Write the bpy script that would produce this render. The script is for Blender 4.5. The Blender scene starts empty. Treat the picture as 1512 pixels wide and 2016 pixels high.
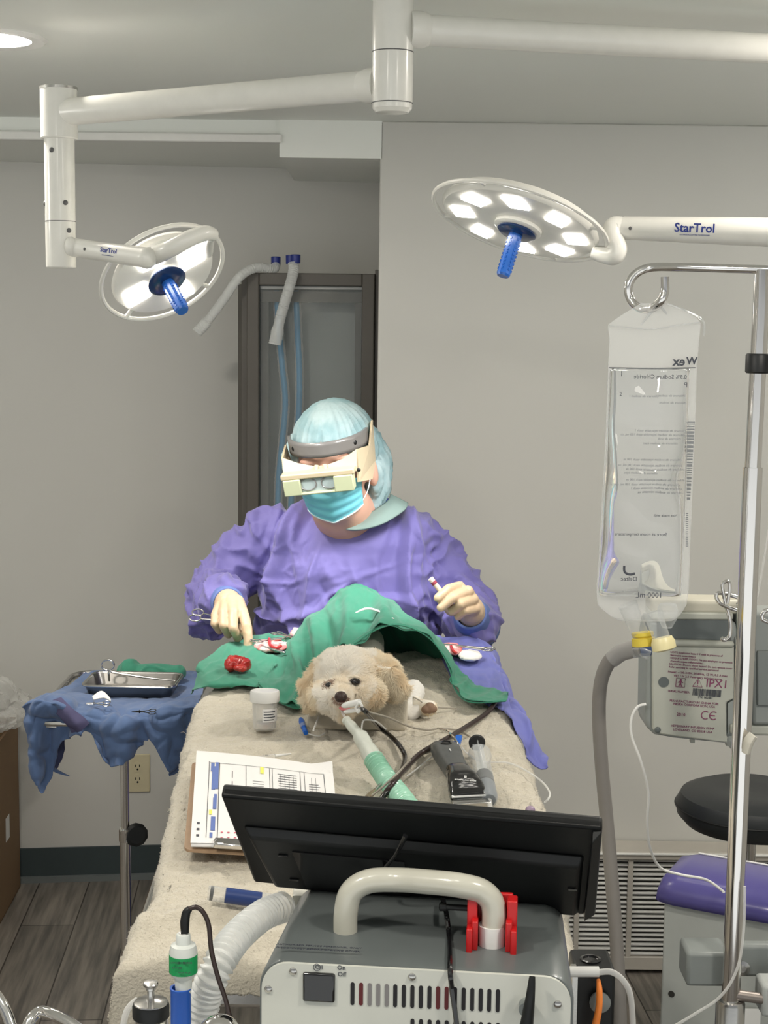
import bpy, bmesh, math, random
from mathutils import Vector, Matrix, noise
V = Vector
PI = math.pi
random.seed(7)
scene = bpy.context.scene
C = scene.collection
# ---------------------------------------------------------------- camera
CAM = V((0, 0, 1.70)); F = 3000.0
PITCH = math.atan(368 / 3000.0); ROLL = 0.012
RC = Matrix.Rotation(PI / 2 - PITCH, 3, 'X') @ Matrix.Rotation(ROLL, 3, 'Z')
cd = bpy.data.cameras.new('camera'); cam = bpy.data.objects.new('camera', cd); C.objects.link(cam)
cd.sensor_fit = 'VERTICAL'; cd.sensor_height = 36; cd.sensor_width = 27; cd.lens = 36 * F / 2016
cd.clip_start = 0.05; cd.clip_end = 60
cam.matrix_world = Matrix.Translation(CAM) @ RC.to_4x4()
scene.camera = cam
# ---------------------------------------------------------------- light
w = bpy.data.worlds.new('world'); scene.world = w; w.use_nodes = True
w.node_tree.nodes['Background'].inputs[0].default_value = (0.93, 0.97, 1.0, 1)
w.node_tree.nodes['Background'].inputs[1].default_value = 1.0
_n = w.node_tree; _tc = _n.nodes.new('ShaderNodeTexCoord'); _sp = _n.nodes.new('ShaderNodeSeparateXYZ'); _cr = _n.nodes.new('ShaderNodeValToRGB'); _mr = _n.nodes.new('ShaderNodeMapRange')
_mr.inputs['From Min'].default_value = -1; _mr.inputs['From Max'].default_value = 1
_cr.color_ramp.elements[0].position = .42; _cr.color_ramp.elements[0].color = (1.15, 1.18, 1.16, 1)      # lower half made brighter to lift the ceiling, no seen source
_cr.color_ramp.elements[1].position = .56; _cr.color_ramp.elements[1].color = (.26, .27, .28, 1)
_n.links.new(_tc.outputs['Generated'], _sp.inputs[0]); _n.links.new(_sp.outputs['Z'], _mr.inputs['Value']); _n.links.new(_mr.outputs[0], _cr.inputs[0]); _n.links.new(_cr.outputs[0], _n.nodes['Background'].inputs[0])
scene.view_settings.view_transform = 'Standard'; scene.view_settings.look = 'None'
scene.view_settings.exposure = 0.0; scene.view_settings.gamma = 1.0
scene.view_settings.use_curve_mapping = False
DOWNLIGHT_W = 12.0
FILL_GLOBE = 26.0
SPOT_LEFT_W = 9.5
SPOT_RIGHT_W = 20.0
# ---------------------------------------------------------------- helpers
def ray(px, py):
    return RC @ V(((px - 756) / F, -(py - 1008) / F, -1))
def P(px, py, Y):
    d = ray(px, py); return CAM + d * (Y / d.y)
def PZ(px, py, z):
    d = ray(px, py); return CAM + d * ((z - CAM.z) / d.z)
T0, TK = 0.774, 0.096                       # table top plane z = T0 + TK*y
def tz(y): return T0 + TK * y
FOLDS = ((2.43, .016, .030, .06, -.34, .23), (2.13, .013, .028, -.10, -.02, .25), (1.93, .022, .032, .45, -.36, -.12), (1.83, .016, .025, .5, -.36, -.05),
         (2.55, .006, .020, .05, -.3, .22), (2.02, .012, .028, -.2, .02, .25), (2.27, .010, .020, .2, .04, .25), (2.20, .008, .02, .1, -.05, .06))
def fold(x, y):
    f = 0
    for (yc, am, wd, sl, x0, x1) in FOLDS:
        if x0 < x < x1: f += am * min((x - x0) / .06, (x1 - x) / .06, 1) * math.exp(-((y - yc - sl * (x + .05)) / wd) ** 2)
    return f
def TF(px, py, h=0.0):
    d = ray(px, py); t = (T0 + h - CAM.z) / (d.z - TK * d.y); return CAM + d * t
def T(px, py, h=0.0):
    p = TF(px, py, h)
    for _ in range(5): p = TF(px, py, h + fold(p.x, p.y))
    return p
TN = V((0, -TK, 1)).normalized()
def PP(l, Y=None):
    return [P(a[0], a[1], a[2] if len(a) > 2 else Y) for a in l]
def TT(l, h=0.0):
    return [T(a[0], a[1], a[2] if len(a) > 2 else h) for a in l]
def frame(o, x, z):
    z = V(z).normalized(); x = V(x); x = (x - z * x.dot(z)).normalized(); y = z.cross(x)
    m = Matrix((x, y, z)).transposed().to_4x4(); m.translation = o; return m
def smooth_path(pts, n=8):
    pts = [V(p) for p in pts]
    if len(pts) < 3: return pts
    out = []
    for i in range(len(pts) - 1):
        p0 = pts[max(i - 1, 0)]; p1 = pts[i]; p2 = pts[i + 1]; p3 = pts[min(i + 2, len(pts) - 1)]
        for k in range(n):
            t = k / n
            out.append(0.5 * ((2 * p1) + (p2 - p0) * t + (2 * p0 - 5 * p1 + 4 * p2 - p3) * t * t + (3 * p1 - p0 - 3 * p2 + p3) * t ** 3))
    out.append(pts[-1]); return out
class MB:
    def __init__(s): s.v = []; s.f = []; s.mi = []; s.cur = 0
    def add(s, vs, fs):
        o = len(s.v); s.v += [V(v) for v in vs]
        for f in fs: s.f.append([i + o for i in f]); s.mi.append(s.cur)
        return s
    def box(s, c, size, m=None):
        c = V(c); x, y, z = [a / 2 for a in size]
        vs = [c + V((sx * x, sy * y, sz * z)) for sz in (-1, 1) for sy in (-1, 1) for sx in (-1, 1)]
        if m: vs = [m @ v for v in vs]
        return s.add(vs, [(0, 2, 3, 1), (4, 5, 7, 6), (0, 1, 5, 4), (2, 6, 7, 3), (0, 4, 6, 2), (1, 3, 7, 5)])
    def hexa(s, b, t):           # two quads of world points
        return s.add(list(b) + list(t), [(3, 2, 1, 0), (4, 5, 6, 7), (0, 1, 5, 4), (1, 2, 6, 5), (2, 3, 7, 6), (3, 0, 4, 7)])
    def prism(s, poly, d, m=None):
        n = len(poly)
        vs = [V((p[0], p[1], 0)) for p in poly] + [V((p[0], p[1], d)) for p in poly]
        if m: vs = [m @ v for v in vs]
        return s.add(vs, [list(range(n - 1, -1, -1)), list(range(n, 2 * n))] + [(i, (i + 1) % n, n + (i + 1) % n, n + i) for i in range(n)])
    def tube(s, pts, r, seg=12, n=8, sm=True, cap=True, corr=None, flat=1.0):
        path = smooth_path(pts, n) if sm else [V(p) for p in pts]
        N = len(path); vs = []; fs = []
        t = (path[1] - path[0]).normalized()
        up = V((0, 0, 1)) if abs(t.z) < .9 else V((1, 0, 0))
        a = (up - t * up.dot(t)).normalized(); L = 0
        for i, p in enumerate(path):
            if i: L += (p - path[i - 1]).length
            t = ((path[min(i + 1, N - 1)] - path[max(i - 1, 0)])).normalized()
            a = (a - t * a.dot(t)).normalized(); b = t.cross(a)
            f = i / (N - 1)
            if isinstance(r, (list, tuple)):
                q = f * (len(r) - 1); k = min(int(q), len(r) - 2); rr = r[k] + (r[k + 1] - r[k]) * (q - k)
            elif callable(r): rr = r(f, L)
            else: rr = r
            for j in range(seg):
                an = 2 * PI * j / seg
                vs.append(p + a * (rr * math.cos(an) * flat) + b * (rr * math.sin(an)))
        for i in range(N - 1):
            for j in range(seg):
                k = (j + 1) % seg
                fs.append((i * seg + j, i * seg + k, (i + 1) * seg + k, (i + 1) * seg + j))
        if cap:
            fs.append(list(range(seg - 1, -1, -1))); fs.append([(N - 1) * seg + j for j in range(seg)])
        return s.add(vs, fs)
    def lathe(s, prof, m, seg=32, cap=True):      # prof: (r, z)
        vs = []; fs = []; N = len(prof)
        for r, z in prof:
            for j in range(seg):
                an = 2 * PI * j / seg; vs.append(m @ V((r * math.cos(an), r * math.sin(an), z)))
        for i in range(N - 1):
            for j in range(seg):
                k = (j + 1) % seg
                fs.append((i * seg + j, i * seg + k, (i + 1) * seg + k, (i + 1) * seg + j))
        if cap:
            fs.append(list(range(seg - 1, -1, -1))); fs.append([(N - 1) * seg + j for j in range(seg)])
        return s.add(vs, fs)
    def ell(s, c, r, m=None, seg=20, rings=12):
        vs = []; fs = []; c = V(c)
        for i in range(rings + 1):
            th = PI * i / rings
            for j in range(seg):
                an = 2 * PI * j / seg
                v = V((r[0] * math.sin(th) * math.cos(an), r[1] * math.sin(th) * math.sin(an), r[2] * math.cos(th)))
                vs.append(c + (m.to_3x3() @ v if m else v))
        for i in range(rings):
            for j in range(seg):
                k = (j + 1) % seg; fs.append((i * seg + j, (i + 1) * seg + j, (i + 1) * seg + k, i * seg + k))
        return s.add(vs, fs)
    def cap(s, p0, r0, p1, r1, seg=18):
        p0 = V(p0); p1 = V(p1)
        s.ell(p0, (r0,) * 3, seg=seg); s.ell(p1, (r1,) * 3, seg=seg)
        if (p1 - p0).length > 1e-6: s.tube([p0, p1], [r0, r1], seg=seg, sm=False)
        return s
    def chain(s, pts, rs):
        for i in range(len(pts) - 1): s.cap(pts[i], rs[i], pts[i + 1], rs[i + 1])
        return s
    def grid(s, fn, nu, nv):
        vs = [fn(i / nu, j / nv) for j in range(nv + 1) for i in range(nu + 1)]
        return s.add(vs, [(j * (nu + 1) + i, j * (nu + 1) + i + 1, (j + 1) * (nu + 1) + i + 1, (j + 1) * (nu + 1) + i) for j in range(nv) for i in range(nu)])
    def mesh(s, name, off=V((0, 0, 0)), mats=(), smooth=True, ang=35):
        me = bpy.data.meshes.new(name)
        me.from_pydata([v - off for v in s.v], [], s.f); 
        for m in mats: me.materials.append(m)
        if len(mats) > 1: me.polygons.foreach_set('material_index', s.mi)
        if smooth:
            me.polygons.foreach_set('use_smooth', [True] * len(me.polygons))
            me.update(); me.set_sharp_from_angle(angle=math.radians(ang))
        me.update(); return me
OFF = {}
def thing(name, label, cat, loc, group=None):
    o = bpy.data.objects.new(name, None); C.objects.link(o); o.location = loc
    o.empty_display_size = .05
    o['label'] = label; o['category'] = cat
    if group: o['group'] = group
    OFF[o.name] = V(loc); return o
def tag(o, label, cat, group=None):
    o['label'] = label; o['category'] = cat
    if group: o['group'] = group
    return o
def part(name, mb, mats, parent=None, bevel=0, smooth=True, ang=35, label=None, solid=0, sub=0, segs=2):
    if not isinstance(mats, (list, tuple)): mats = [mats]
    if parent: off = OFF[parent.name]
    else:
        xs = [v.x for v in mb.v]; ys = [v.y for v in mb.v]; zs = [v.z for v in mb.v]
        off = V(((min(xs) + max(xs)) / 2, (min(ys) + max(ys)) / 2, min(zs)))
    me = mb.mesh(name, off, mats, smooth, ang)
    if getattr(mb, 'cn', None): me.normals_split_custom_set_from_vertices(mb.cn)
    o = bpy.data.objects.new(name, me); C.objects.link(o)
    if parent: o.parent = parent
    else: o.location = off
    OFF[o.name] = off
    if solid:
        md = o.modifiers.new('t', 'SOLIDIFY'); md.thickness = solid; md.offset = 0
    if sub:
        md = o.modifiers.new('s', 'SUBSURF'); md.levels = sub; md.render_levels = sub
    if bevel:
        md = o.modifiers.new('b', 'BEVEL'); md.width = bevel; md.segments = segs; md.limit_method = 'ANGLE'; md.angle_limit = math.radians(35)
    if label: o['label'] = label
    return o
def structure(name, mb, m, **k):
    o = part(name, mb, m, **k); o['kind'] = 'structure'; return o
def remesh(mb, voxel, smooth_it=6, fn=None):
    me = mb.mesh('tmp', V((0, 0, 0)), (), False)
    o = bpy.data.objects.new('tmp', me); C.objects.link(o)
    md = o.modifiers.new('r', 'REMESH'); md.mode = 'VOXEL'; md.voxel_size = voxel
    if smooth_it:
        ms = o.modifiers.new('s', 'SMOOTH'); ms.iterations = smooth_it; ms.factor = .6
    dg = bpy.context.evaluated_depsgraph_get(); dg.update()
    m2 = bpy.data.meshes.new_from_object(o.evaluated_get(dg))
    bpy.data.objects.remove(o)
    out = MB(); m2.update()
    vs = [v.co.copy() for v in m2.vertices]
    if fn:
        ns = [v.normal.copy() for v in m2.vertices]
        vs = [p + n * fn(p, n) for p, n in zip(vs, ns)]
    out.add(vs, [list(p.vertices) for p in m2.polygons]); return out
def loft(rows, nu, nv, disp=None):
    """rows: list of equal-length lists of points; catmull-rom both ways"""
    cols = [smooth_n(r, nu) for r in rows]
    pts = []
    for i in range(nu + 1):
        pts.append(smooth_n([c[i] for c in cols], nv))
    mb = MB(); vs = []
    for j in range(nv + 1):
        for i in range(nu + 1): vs.append(pts[i][j].copy())
    W = nu + 1
    if disp:
        ns = []
        for j in range(nv + 1):
            for i in range(W):
                a = vs[j * W + min(i + 1, nu)] - vs[j * W + max(i - 1, 0)]
                b = vs[min(j + 1, nv) * W + i] - vs[max(j - 1, 0) * W + i]
                n = a.cross(b); ns.append(n.normalized() if n.length > 1e-9 else V((0, 0, 1)))
        vs = [p + n * disp(p, k % W / nu, k // W / nv) for k, (p, n) in enumerate(zip(vs, ns))]
    mb.add(vs, [(j * W + i, j * W + i + 1, (j + 1) * W + i + 1, (j + 1) * W + i) for j in range(nv) for i in range(nu)])
    return mb
def smooth_n(pts, n):
    K = len(pts) - 1; out = []
    for k in range(n + 1):
        q = k / n * K; i = min(int(q), K - 1); t = q - i
        p0 = pts[max(i - 1, 0)]; p1 = pts[i]; p2 = pts[i + 1]; p3 = pts[min(i + 2, K)]
        out.append(0.5 * ((2 * p1) + (p2 - p0) * t + (2 * p0 - 5 * p1 + 4 * p2 - p3) * t * t + (3 * p1 - p0 - 3 * p2 + p3) * t ** 3))
    return out
def nz(p, s=1.0, o=0.0): return noise.noise(V((p[0] * s + o, p[1] * s + o, p[2] * s - o)))
def ridge(p, o=0.0):
    v = 1 - abs(noise.noise(V((p[0] + o, p[1], p[2])))) * 2.2
    return max(v, 0) ** 2
def text(s, size, m, mat, parent, name='lettering', align='CENTER', mirror=False, ext=0.0002, bold=0.0, label=None):
    cu = bpy.data.curves.new('t', 'FONT'); cu.body = s; cu.size = size; cu.extrude = ext; cu.align_x = align; cu.align_y = 'CENTER'; cu.offset = bold * size
    cu.resolution_u = 2
    o = bpy.data.objects.new('t', cu); C.objects.link(o)
    dg = bpy.context.evaluated_depsgraph_get(); dg.update()
    me = bpy.data.meshes.new_from_object(o.evaluated_get(dg)); bpy.data.objects.remove(o)
    mb = MB(); mb.add([m @ V((-v.co.x if mirror else v.co.x, v.co.y, v.co.z)) for v in me.vertices], [list(p.vertices) for p in me.polygons])
    return part(name, mb, mat, parent, smooth=False, label=label)
def disc(r, m, h=.001, seg=24):
    return MB().lathe([(r, 0), (r, h)], m, seg)
def rod(a, b, r, seg=16): return MB().tube([a, b], r, seg, sm=False)
def screw(parent, p, n, r, m, name='screw'):
    fr = frame(p, V((1, 0, .1)), n)
    return part(name, MB().lathe([(r, 0), (r, r * .25), (r * .6, r * .55), (r * .15, r * .6)], fr, 14), m, parent)
# ---------------------------------------------------------------- materials
def mat(name, col, rough=.5, metal=0, bump=None, var=None, trans=0, ior=1.45, alpha=1, emit=None, sheen=0, coat=0, sss=0, spec=None, col2=None):
    m = bpy.data.materials.new(name); m.use_nodes = True; nt = m.node_tree; b = nt.nodes['Principled BSDF']
    def S(k, v):
        if k in b.inputs: b.inputs[k].default_value = v
    S('Base Color', (*col, 1)); S('Roughness', rough); S('Metallic', metal); S('Transmission Weight', trans); S('IOR', ior); S('Alpha', alpha)
    if sheen: S('Sheen Weight', sheen); S('Sheen Roughness', .5)
    if coat: S('Coat Weight', coat); S('Coat Roughness', .12)
    if sss: S('Subsurface Weight', sss); S('Subsurface Radius', (.01, .005, .003)); S('Subsurface Scale', 1.0)
    if spec is not None: S('Specular IOR Level', spec)
    if emit: S('Emission Color', (*emit[0], 1)); S('Emission Strength', emit[1])
    tc = nt.nodes.new('ShaderNodeTexCoord')
    if var is None: var = (30, .06)
    if var:
        n = nt.nodes.new('ShaderNodeTexNoise'); n.inputs['Scale'].default_value = var[0]; n.inputs['Detail'].default_value = 4
        nt.links.new(tc.outputs['Object'], n.inputs['Vector'])
        mx = nt.nodes.new('ShaderNodeMix'); mx.data_type = 'RGBA'
        c2 = col2 or tuple(min(c * (1 + var[1]), 1) for c in col); c1 = col if col2 else tuple(c * (1 - var[1]) for c in col)
        mx.inputs[6].default_value = (*c1, 1); mx.inputs[7].default_value = (*c2, 1)
        if col2:
            cr = nt.nodes.new('ShaderNodeValToRGB'); cr.color_ramp.elements[0].position = .42; cr.color_ramp.elements[1].position = .6
            nt.links.new(n.outputs[0], cr.inputs[0]); nt.links.new(cr.outputs[0], mx.inputs[0])
        else: nt.links.new(n.outputs[0], mx.inputs[0])
        nt.links.new(mx.outputs[2], b.inputs['Base Color'])
    if bump:
        n = nt.nodes.new('ShaderNodeTexNoise'); n.inputs['Scale'].default_value = bump[0]; n.inputs['Detail'].default_value = 3
        nt.links.new(tc.outputs['Object'], n.inputs['Vector'])
        bp = nt.nodes.new('ShaderNodeBump'); bp.inputs['Strength'].default_value = bump[1]; bp.inputs['Distance'].default_value = bump[2] if len(bump) > 2 else .001
        nt.links.new(n.outputs[0], bp.inputs['Height']); nt.links.new(bp.outputs[0], b.inputs['Normal'])
    return m
def film(name, col, clear=.7, rough=.15, bump=None):
    """thin clear plastic: part see-through, part diffuse and glossy"""
    m = bpy.data.materials.new(name); m.use_nodes = True; nt = m.node_tree; b = nt.nodes['Principled BSDF']
    b.inputs['Base Color'].default_value = (*col, 1); b.inputs['Roughness'].default_value = rough
    t = nt.nodes.new('ShaderNodeBsdfTransparent'); mx = nt.nodes.new('ShaderNodeMixShader')
    fr = nt.nodes.new('ShaderNodeLayerWeight'); fr.inputs[0].default_value = .35
    mp = nt.nodes.new('ShaderNodeMapRange'); mp.inputs['To Min'].default_value = 1 - clear; mp.inputs['To Max'].default_value = min(1, 1 - clear + .45)
    nt.links.new(fr.outputs['Facing'], mp.inputs['Value']); nt.links.new(mp.outputs[0], mx.inputs[0])
    nt.links.new(t.outputs[0], mx.inputs[1]); nt.links.new(b.outputs[0], mx.inputs[2])
    nt.links.new(mx.outputs[0], nt.nodes['Material Output'].inputs[0])
    if bump:
        tc = nt.nodes.new('ShaderNodeTexCoord'); n = nt.nodes.new('ShaderNodeTexNoise'); n.inputs['Scale'].default_value = bump[0]
        nt.links.new(tc.outputs['Object'], n.inputs['Vector'])
        bp = nt.nodes.new('ShaderNodeBump'); bp.inputs['Strength'].default_value = bump[1]; bp.inputs['Distance'].default_value = .003
        nt.links.new(n.outputs[0], bp.inputs['Height']); nt.links.new(bp.outputs[0], b.inputs['Normal'])
    return m
def wave_film(name, colA, colB, clear, axis_scale):
    return film(name, colA, clear)
M = {}
M['wall'] = mat('wall_paint', (.61, .605, .57), .42, bump=(160, .06, .001), var=(3, .02))
M['ceil'] = mat('ceiling_paint', (.86, .88, .84), .5, bump=(160, .05, .001), var=(3, .02))
M['trimw'] = mat('white_trim', (.8, .8, .77), .35)
M['baseb'] = mat('baseboard_vinyl', (.045, .062, .066), .5)
M['lampw'] = mat('lamp_enamel', (.80, .79, .74), .28, coat=.3)
M['seam'] = mat('dark_seam', (.12, .12, .12), .5)
M['emit'] = mat('lamp_panel', (1, 1, 1), .3, emit=((1, .95, .86), 14), var=False)
M['emit2'] = mat('downlight_lens', (1, 1, 1), .3, emit=((1, .94, .84), 10), var=False)
M['blueh'] = mat('blue_handle', (.015, .12, .50), .25, coat=.5)
M['blued'] = mat('blue_disc', (.006, .03, .11), .25, coat=.5)
M['navy'] = mat('navy_cap', (.02, .035, .22), .35)
M['logo'] = mat('blue_print', (.02, .04, .25), .5, var=False)
M['chrome'] = mat('chrome', (.72, .70, .68), .1, 1, var=(9, .05))
M['steel'] = mat('steel', (.55, .54, .52), .25, 1, bump=(300, .05))
M['taupe'] = mat('taupe_wood', (.10, .092, .08), .5, bump=(80, .1))
M['glassd'] = film('cabinet_glass', (.45, .48, .47), .84, .06)
M['cabin'] = mat('cabinet_inside', (.33, .36, .35), .5)
M['hosew'] = film('frosted_hose', (.82, .84, .83), .52, .35, bump=(60, .3))
M['hoseb'] = mat('blue_hose', (.10, .38, .66), .35)
M['gown'] = mat('gown_cloth', (.165, .145, .40), .7, bump=(420, .12, .0006), sheen=.25, var=(5, .08))
M['cuff'] = mat('knit_cuff', (.13, .19, .44), .8, bump=(500, .3))
M['skin'] = mat('skin', (.62, .36, .27), .5, sss=.1, bump=(200, .1))
M['glove'] = mat('latex_glove', (.64, .47, .31), .42, bump=(90, .25, .001), sss=.05, var=(25, .07))
M['cap'] = mat('bouffant_cap', (.24, .38, .41), .6, bump=(45, .5, .004), col2=(.38, .50, .52), var=(18, .1))
M['mask'] = mat('mask_paper', (.20, .62, .74), .6, bump=(60, .2, .001))
M['maskw'] = mat('mask_edge', (.7, .82, .86), .6)
M['beige'] = mat('beige_plastic', (.44, .37, .25), .4)
M['beigeg'] = mat('pale_green_plastic', (.40, .43, .28), .4)
M['bandg'] = mat('grey_headband', (.16, .155, .15), .3, coat=.4)
M['lens'] = mat('lens', (.35, .42, .42), .06, coat=.6)
M['black'] = mat('black_plastic', (.005, .006, .0065), .45)
M['blackg'] = mat('black_gloss', (.008, .008, .009), .12, coat=.5)
M['blackv'] = mat('black_vinyl', (.018, .021, .023), .42, bump=(60, .1))
M['collar'] = mat('scrub_collar', (.22, .31, .29), .8, bump=(400, .2))
M['scrub'] = mat('navy_scrubs', (.03, .04, .14), .8)
M['green'] = mat('green_drape', (.038, .225, .145), .85, bump=(500, .25, .0006), sheen=.2, var=(8, .08))
M['purple'] = mat('periwinkle_drape', (.15, .165, .48), .85, bump=(500, .25, .0006), sheen=.2, var=(8, .08))
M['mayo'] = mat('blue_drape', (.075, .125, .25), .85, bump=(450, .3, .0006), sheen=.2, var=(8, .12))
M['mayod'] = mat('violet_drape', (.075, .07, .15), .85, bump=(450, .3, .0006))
M['towel'] = mat('cream_fleece', (.56, .515, .425), .95, bump=(260, .8, .003), sheen=.3, var=(60, .07))
M['pad'] = mat('head_rest_cloth', (.60, .55, .45), .9, bump=(220, .5, .002), sheen=.2, var=(60, .06))
M['fur'] = mat('cream_fur', (.96, .92, .84), .8, sheen=.3, col2=(.92, .82, .66), var=(18, .1))
M['fur2'] = mat('tan_ear_fur', (.90, .80, .62), .8, sheen=.3, col2=(.86, .70, .48), var=(30, .1))
M['fur3'] = mat('tear_stained_fur', (.42, .31, .24), .8)
M['ink2'] = mat('faded_print', (.20, .21, .22), .6, var=False)
M['furskin'] = mat('dog_skin', (.90, .85, .76), .8)
M['nose'] = mat('dog_nose', (.035, .018, .015), .35, bump=(600, .5))
M['eye'] = mat('dog_eye', (.012, .008, .008), .08, coat=.8)
M['stain'] = mat('tear_stain', (.10, .055, .045), .9)
M['tissue'] = mat('red_tissue', (.32, .012, .01), .25, bump=(90, .6, .003), coat=.4, col2=(.48, .04, .03), var=(60, .1))
M['blood'] = mat('blood', (.45, .04, .04), .3, var=False)
M['gauze'] = mat('gauze', (.82, .80, .76), .9, bump=(300, .4))
M['gauzer'] = mat('stained_gauze', (.78, .62, .58), .9, bump=(300, .4), col2=(.75, .2, .2), var=(50, .1))
M['white'] = mat('white_plastic', (.76, .76, .74), .35)
M['cream'] = mat('cream_plastic', (.68, .67, .60), .38)
M['jar'] = film('clear_jar', (.80, .80, .78), .80, .1)
M['liq'] = film('pale_liquid', (.85, .80, .72), .5, .05)
M['clear'] = film('clear_tube', (.82, .82, .80), .62, .08)
M['clear2'] = film('clear_plastic', (.62, .65, .66), .86, .08)
M['bag'] = film('bag_film', (.85, .86, .85), .80, .08, bump=(12, .3))
M['water'] = mat('saline', (.975, .985, .985), .0, trans=1, ior=1.30, var=False)
M['ink'] = mat('ink', (.05, .055, .07), .6, var=False)
M['mint'] = mat('mint_hose', (.38, .68, .53), .3, coat=.3, bump=(160, .2, .001))
M['mintw'] = mat('frosted_connector', (.70, .73, .66), .35, trans=.15)
M['cable'] = mat('black_cable', (.012, .010, .010), .22, coat=.5)
M['brownc'] = mat('dark_brown_cable', (.035, .022, .02), .3)
M['greyc'] = mat('taupe_wire', (.36, .33, .28), .35)
M['bluec'] = mat('blue_clip', (.01, .12, .55), .35)
M['wood'] = mat('hardboard', (.36, .24, .15), .6, bump=(200, .1), var=(60, .12))
M['paper'] = mat('paper', (.80, .79, .78), .75, var=(5, .02))
M['pblue'] = mat('form_blue', (.12, .18, .45), .7, var=False)
M['pyel'] = mat('highlighter', (.85, .85, .15), .7, var=False)
M['pink_'] = mat('form_red', (.6, .15, .2), .7, var=False)
M['clipper'] = mat('clipper_grey', (.10, .105, .105), .38, var=(200, .1))
M['silver'] = mat('silver_print', (.75, .75, .75), .4, var=False)
M['rubber'] = mat('rubber', (.02, .021, .022), .5)
M['greyrub'] = mat('syringe_liquid', (.16, .18, .21), .3)
M['mauve'] = mat('mauve_plastic', (.45, .34, .48), .3, trans=.3)
M['card'] = mat('cardboard', (.24, .15, .08), .8, bump=(60, .15), var=(10, .08))
M['outlet'] = mat('ivory_outlet', (.62, .56, .38), .4)
M['ventm'] = mat('vent_metal', (.50, .47, .42), .4)
M['ventd'] = mat('vent_dark', (.03, .028, .025), .8)
M['machf'] = mat('machine_front', (.56, .57, .52), .45, bump=(400, .05))
M['machg'] = mat('machine_cover', (.11, .125, .125), .33, coat=.25, var=(14, .15))
M['machh'] = mat('machine_handle', (.50, .49, .42), .22, coat=.5)
M['red'] = mat('red_clamp', (.50, .012, .014), .35)
M['grn'] = mat('green_label', (.01, .30, .09), .45)
M['sens'] = mat('sensor_white', (.62, .65, .62), .35)
M['blueconn'] = mat('blue_adapter', (.015, .10, .48), .4)
M['pump'] = mat('pump_grey', (.42, .43, .38), .45, bump=(300, .05))
M['pumpd'] = mat('pump_dark', (.10, .115, .115), .4)
M['pumpf'] = mat('pump_mid', (.26, .28, .27), .45)
M['maroon'] = mat('maroon_print', (.22, .05, .12), .6, var=False)
M['hoseg'] = mat('grey_hose', (.22, .205, .19), .55)
M['yell'] = mat('yellow_port', (.62, .48, .06), .4)
M['cartp'] = mat('violet_lid', (.075, .065, .24), .3, coat=.4)
M['cartb'] = mat('cart_grey', (.40, .42, .40), .45)
M['orange'] = mat('orange_cable', (.85, .24, .04), .45)
M['clampg'] = mat('grey_clamp', (.20, .22, .215), .45)
M['bagf'] = film('thin_bag', (.85, .85, .82), .78, .2, bump=(30, .8))
for _k in ('fur', 'fur2', 'fur3'):
    fn_ = M[_k].node_tree; pb = fn_.nodes['Principled BSDF']; trl = fn_.nodes.new('ShaderNodeBsdfTranslucent'); mxs = fn_.nodes.new('ShaderNodeMixShader')
    mxs.inputs[0].default_value = .25; lk = pb.inputs['Base Color'].links[0].from_socket; fn_.links.new(lk, trl.inputs[0])
    fn_.links.new(pb.outputs[0], mxs.inputs[1]); fn_.links.new(trl.outputs[0], mxs.inputs[2]); fn_.links.new(mxs.outputs[0], fn_.nodes['Material Output'].inputs[0])
# wood-look floor
fm = bpy.data.materials.new('floor_planks'); fm.use_nodes = True; nt = fm.node_tree; b = nt.nodes['Principled BSDF']
tc = nt.nodes.new('ShaderNodeTexCoord'); mp = nt.nodes.new('ShaderNodeMapping'); mp.inputs['Rotation'].default_value = (0, 0, math.radians(90 - 3.7))
nt.links.new(tc.outputs['Object'], mp.inputs[0])
br = nt.nodes.new('ShaderNodeTexBrick'); br.inputs['Scale'].default_value = 1; br.inputs['Brick Width'].default_value = 1.2; br.inputs['Row Height'].default_value = .15
br.inputs['Mortar Size'].default_value = .002; br.inputs['Color1'].default_value = (.15, .14, .125, 1); br.inputs['Color2'].default_value = (.27, .25, .225, 1); br.inputs['Mortar'].default_value = (.05, .045, .04, 1)
nt.links.new(mp.outputs[0], br.inputs[0])
mp2 = nt.nodes.new('ShaderNodeMapping'); mp2.inputs['Scale'].default_value = (1.6, 22, 1); nt.links.new(mp.outputs[0], mp2.inputs[0])
nn = nt.nodes.new('ShaderNodeTexNoise'); nn.inputs['Scale'].default_value = 3; nn.inputs['Detail'].default_value = 6; nt.links.new(mp2.outputs[0], nn.inputs[0])
cr = nt.nodes.new('ShaderNodeValToRGB'); cr.color_ramp.elements[0].position = .3; cr.color_ramp.elements[0].color = (.5, .5, .5, 1); cr.color_ramp.elements[1].position = .7; cr.color_ramp.elements[1].color = (1.25, 1.2, 1.15, 1)
nt.links.new(nn.outputs[0], cr.inputs[0])
mx = nt.nodes.new('ShaderNodeMix'); mx.data_type = 'RGBA'; mx.blend_type = 'MULTIPLY'; mx.inputs[0].default_value = 1
nt.links.new(br.outputs[0], mx.inputs[6]); nt.links.new(cr.outputs[0], mx.inputs[7]); nt.links.new(mx.outputs[2], b.inputs['Base Color']); b.inputs['Roughness'].default_value = .42
M['floor'] = fm
# ================================================================ the room
CZ = 2.213; YR = 3.95
structure('floor', MB().box((0, 2.4, -.05), (5.4, 5.6, .1)), M['floor'])
structure('ceiling', MB().box((0, 2.4, CZ + .05), (5.4, 5.6, .1)), M['ceil'])
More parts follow.
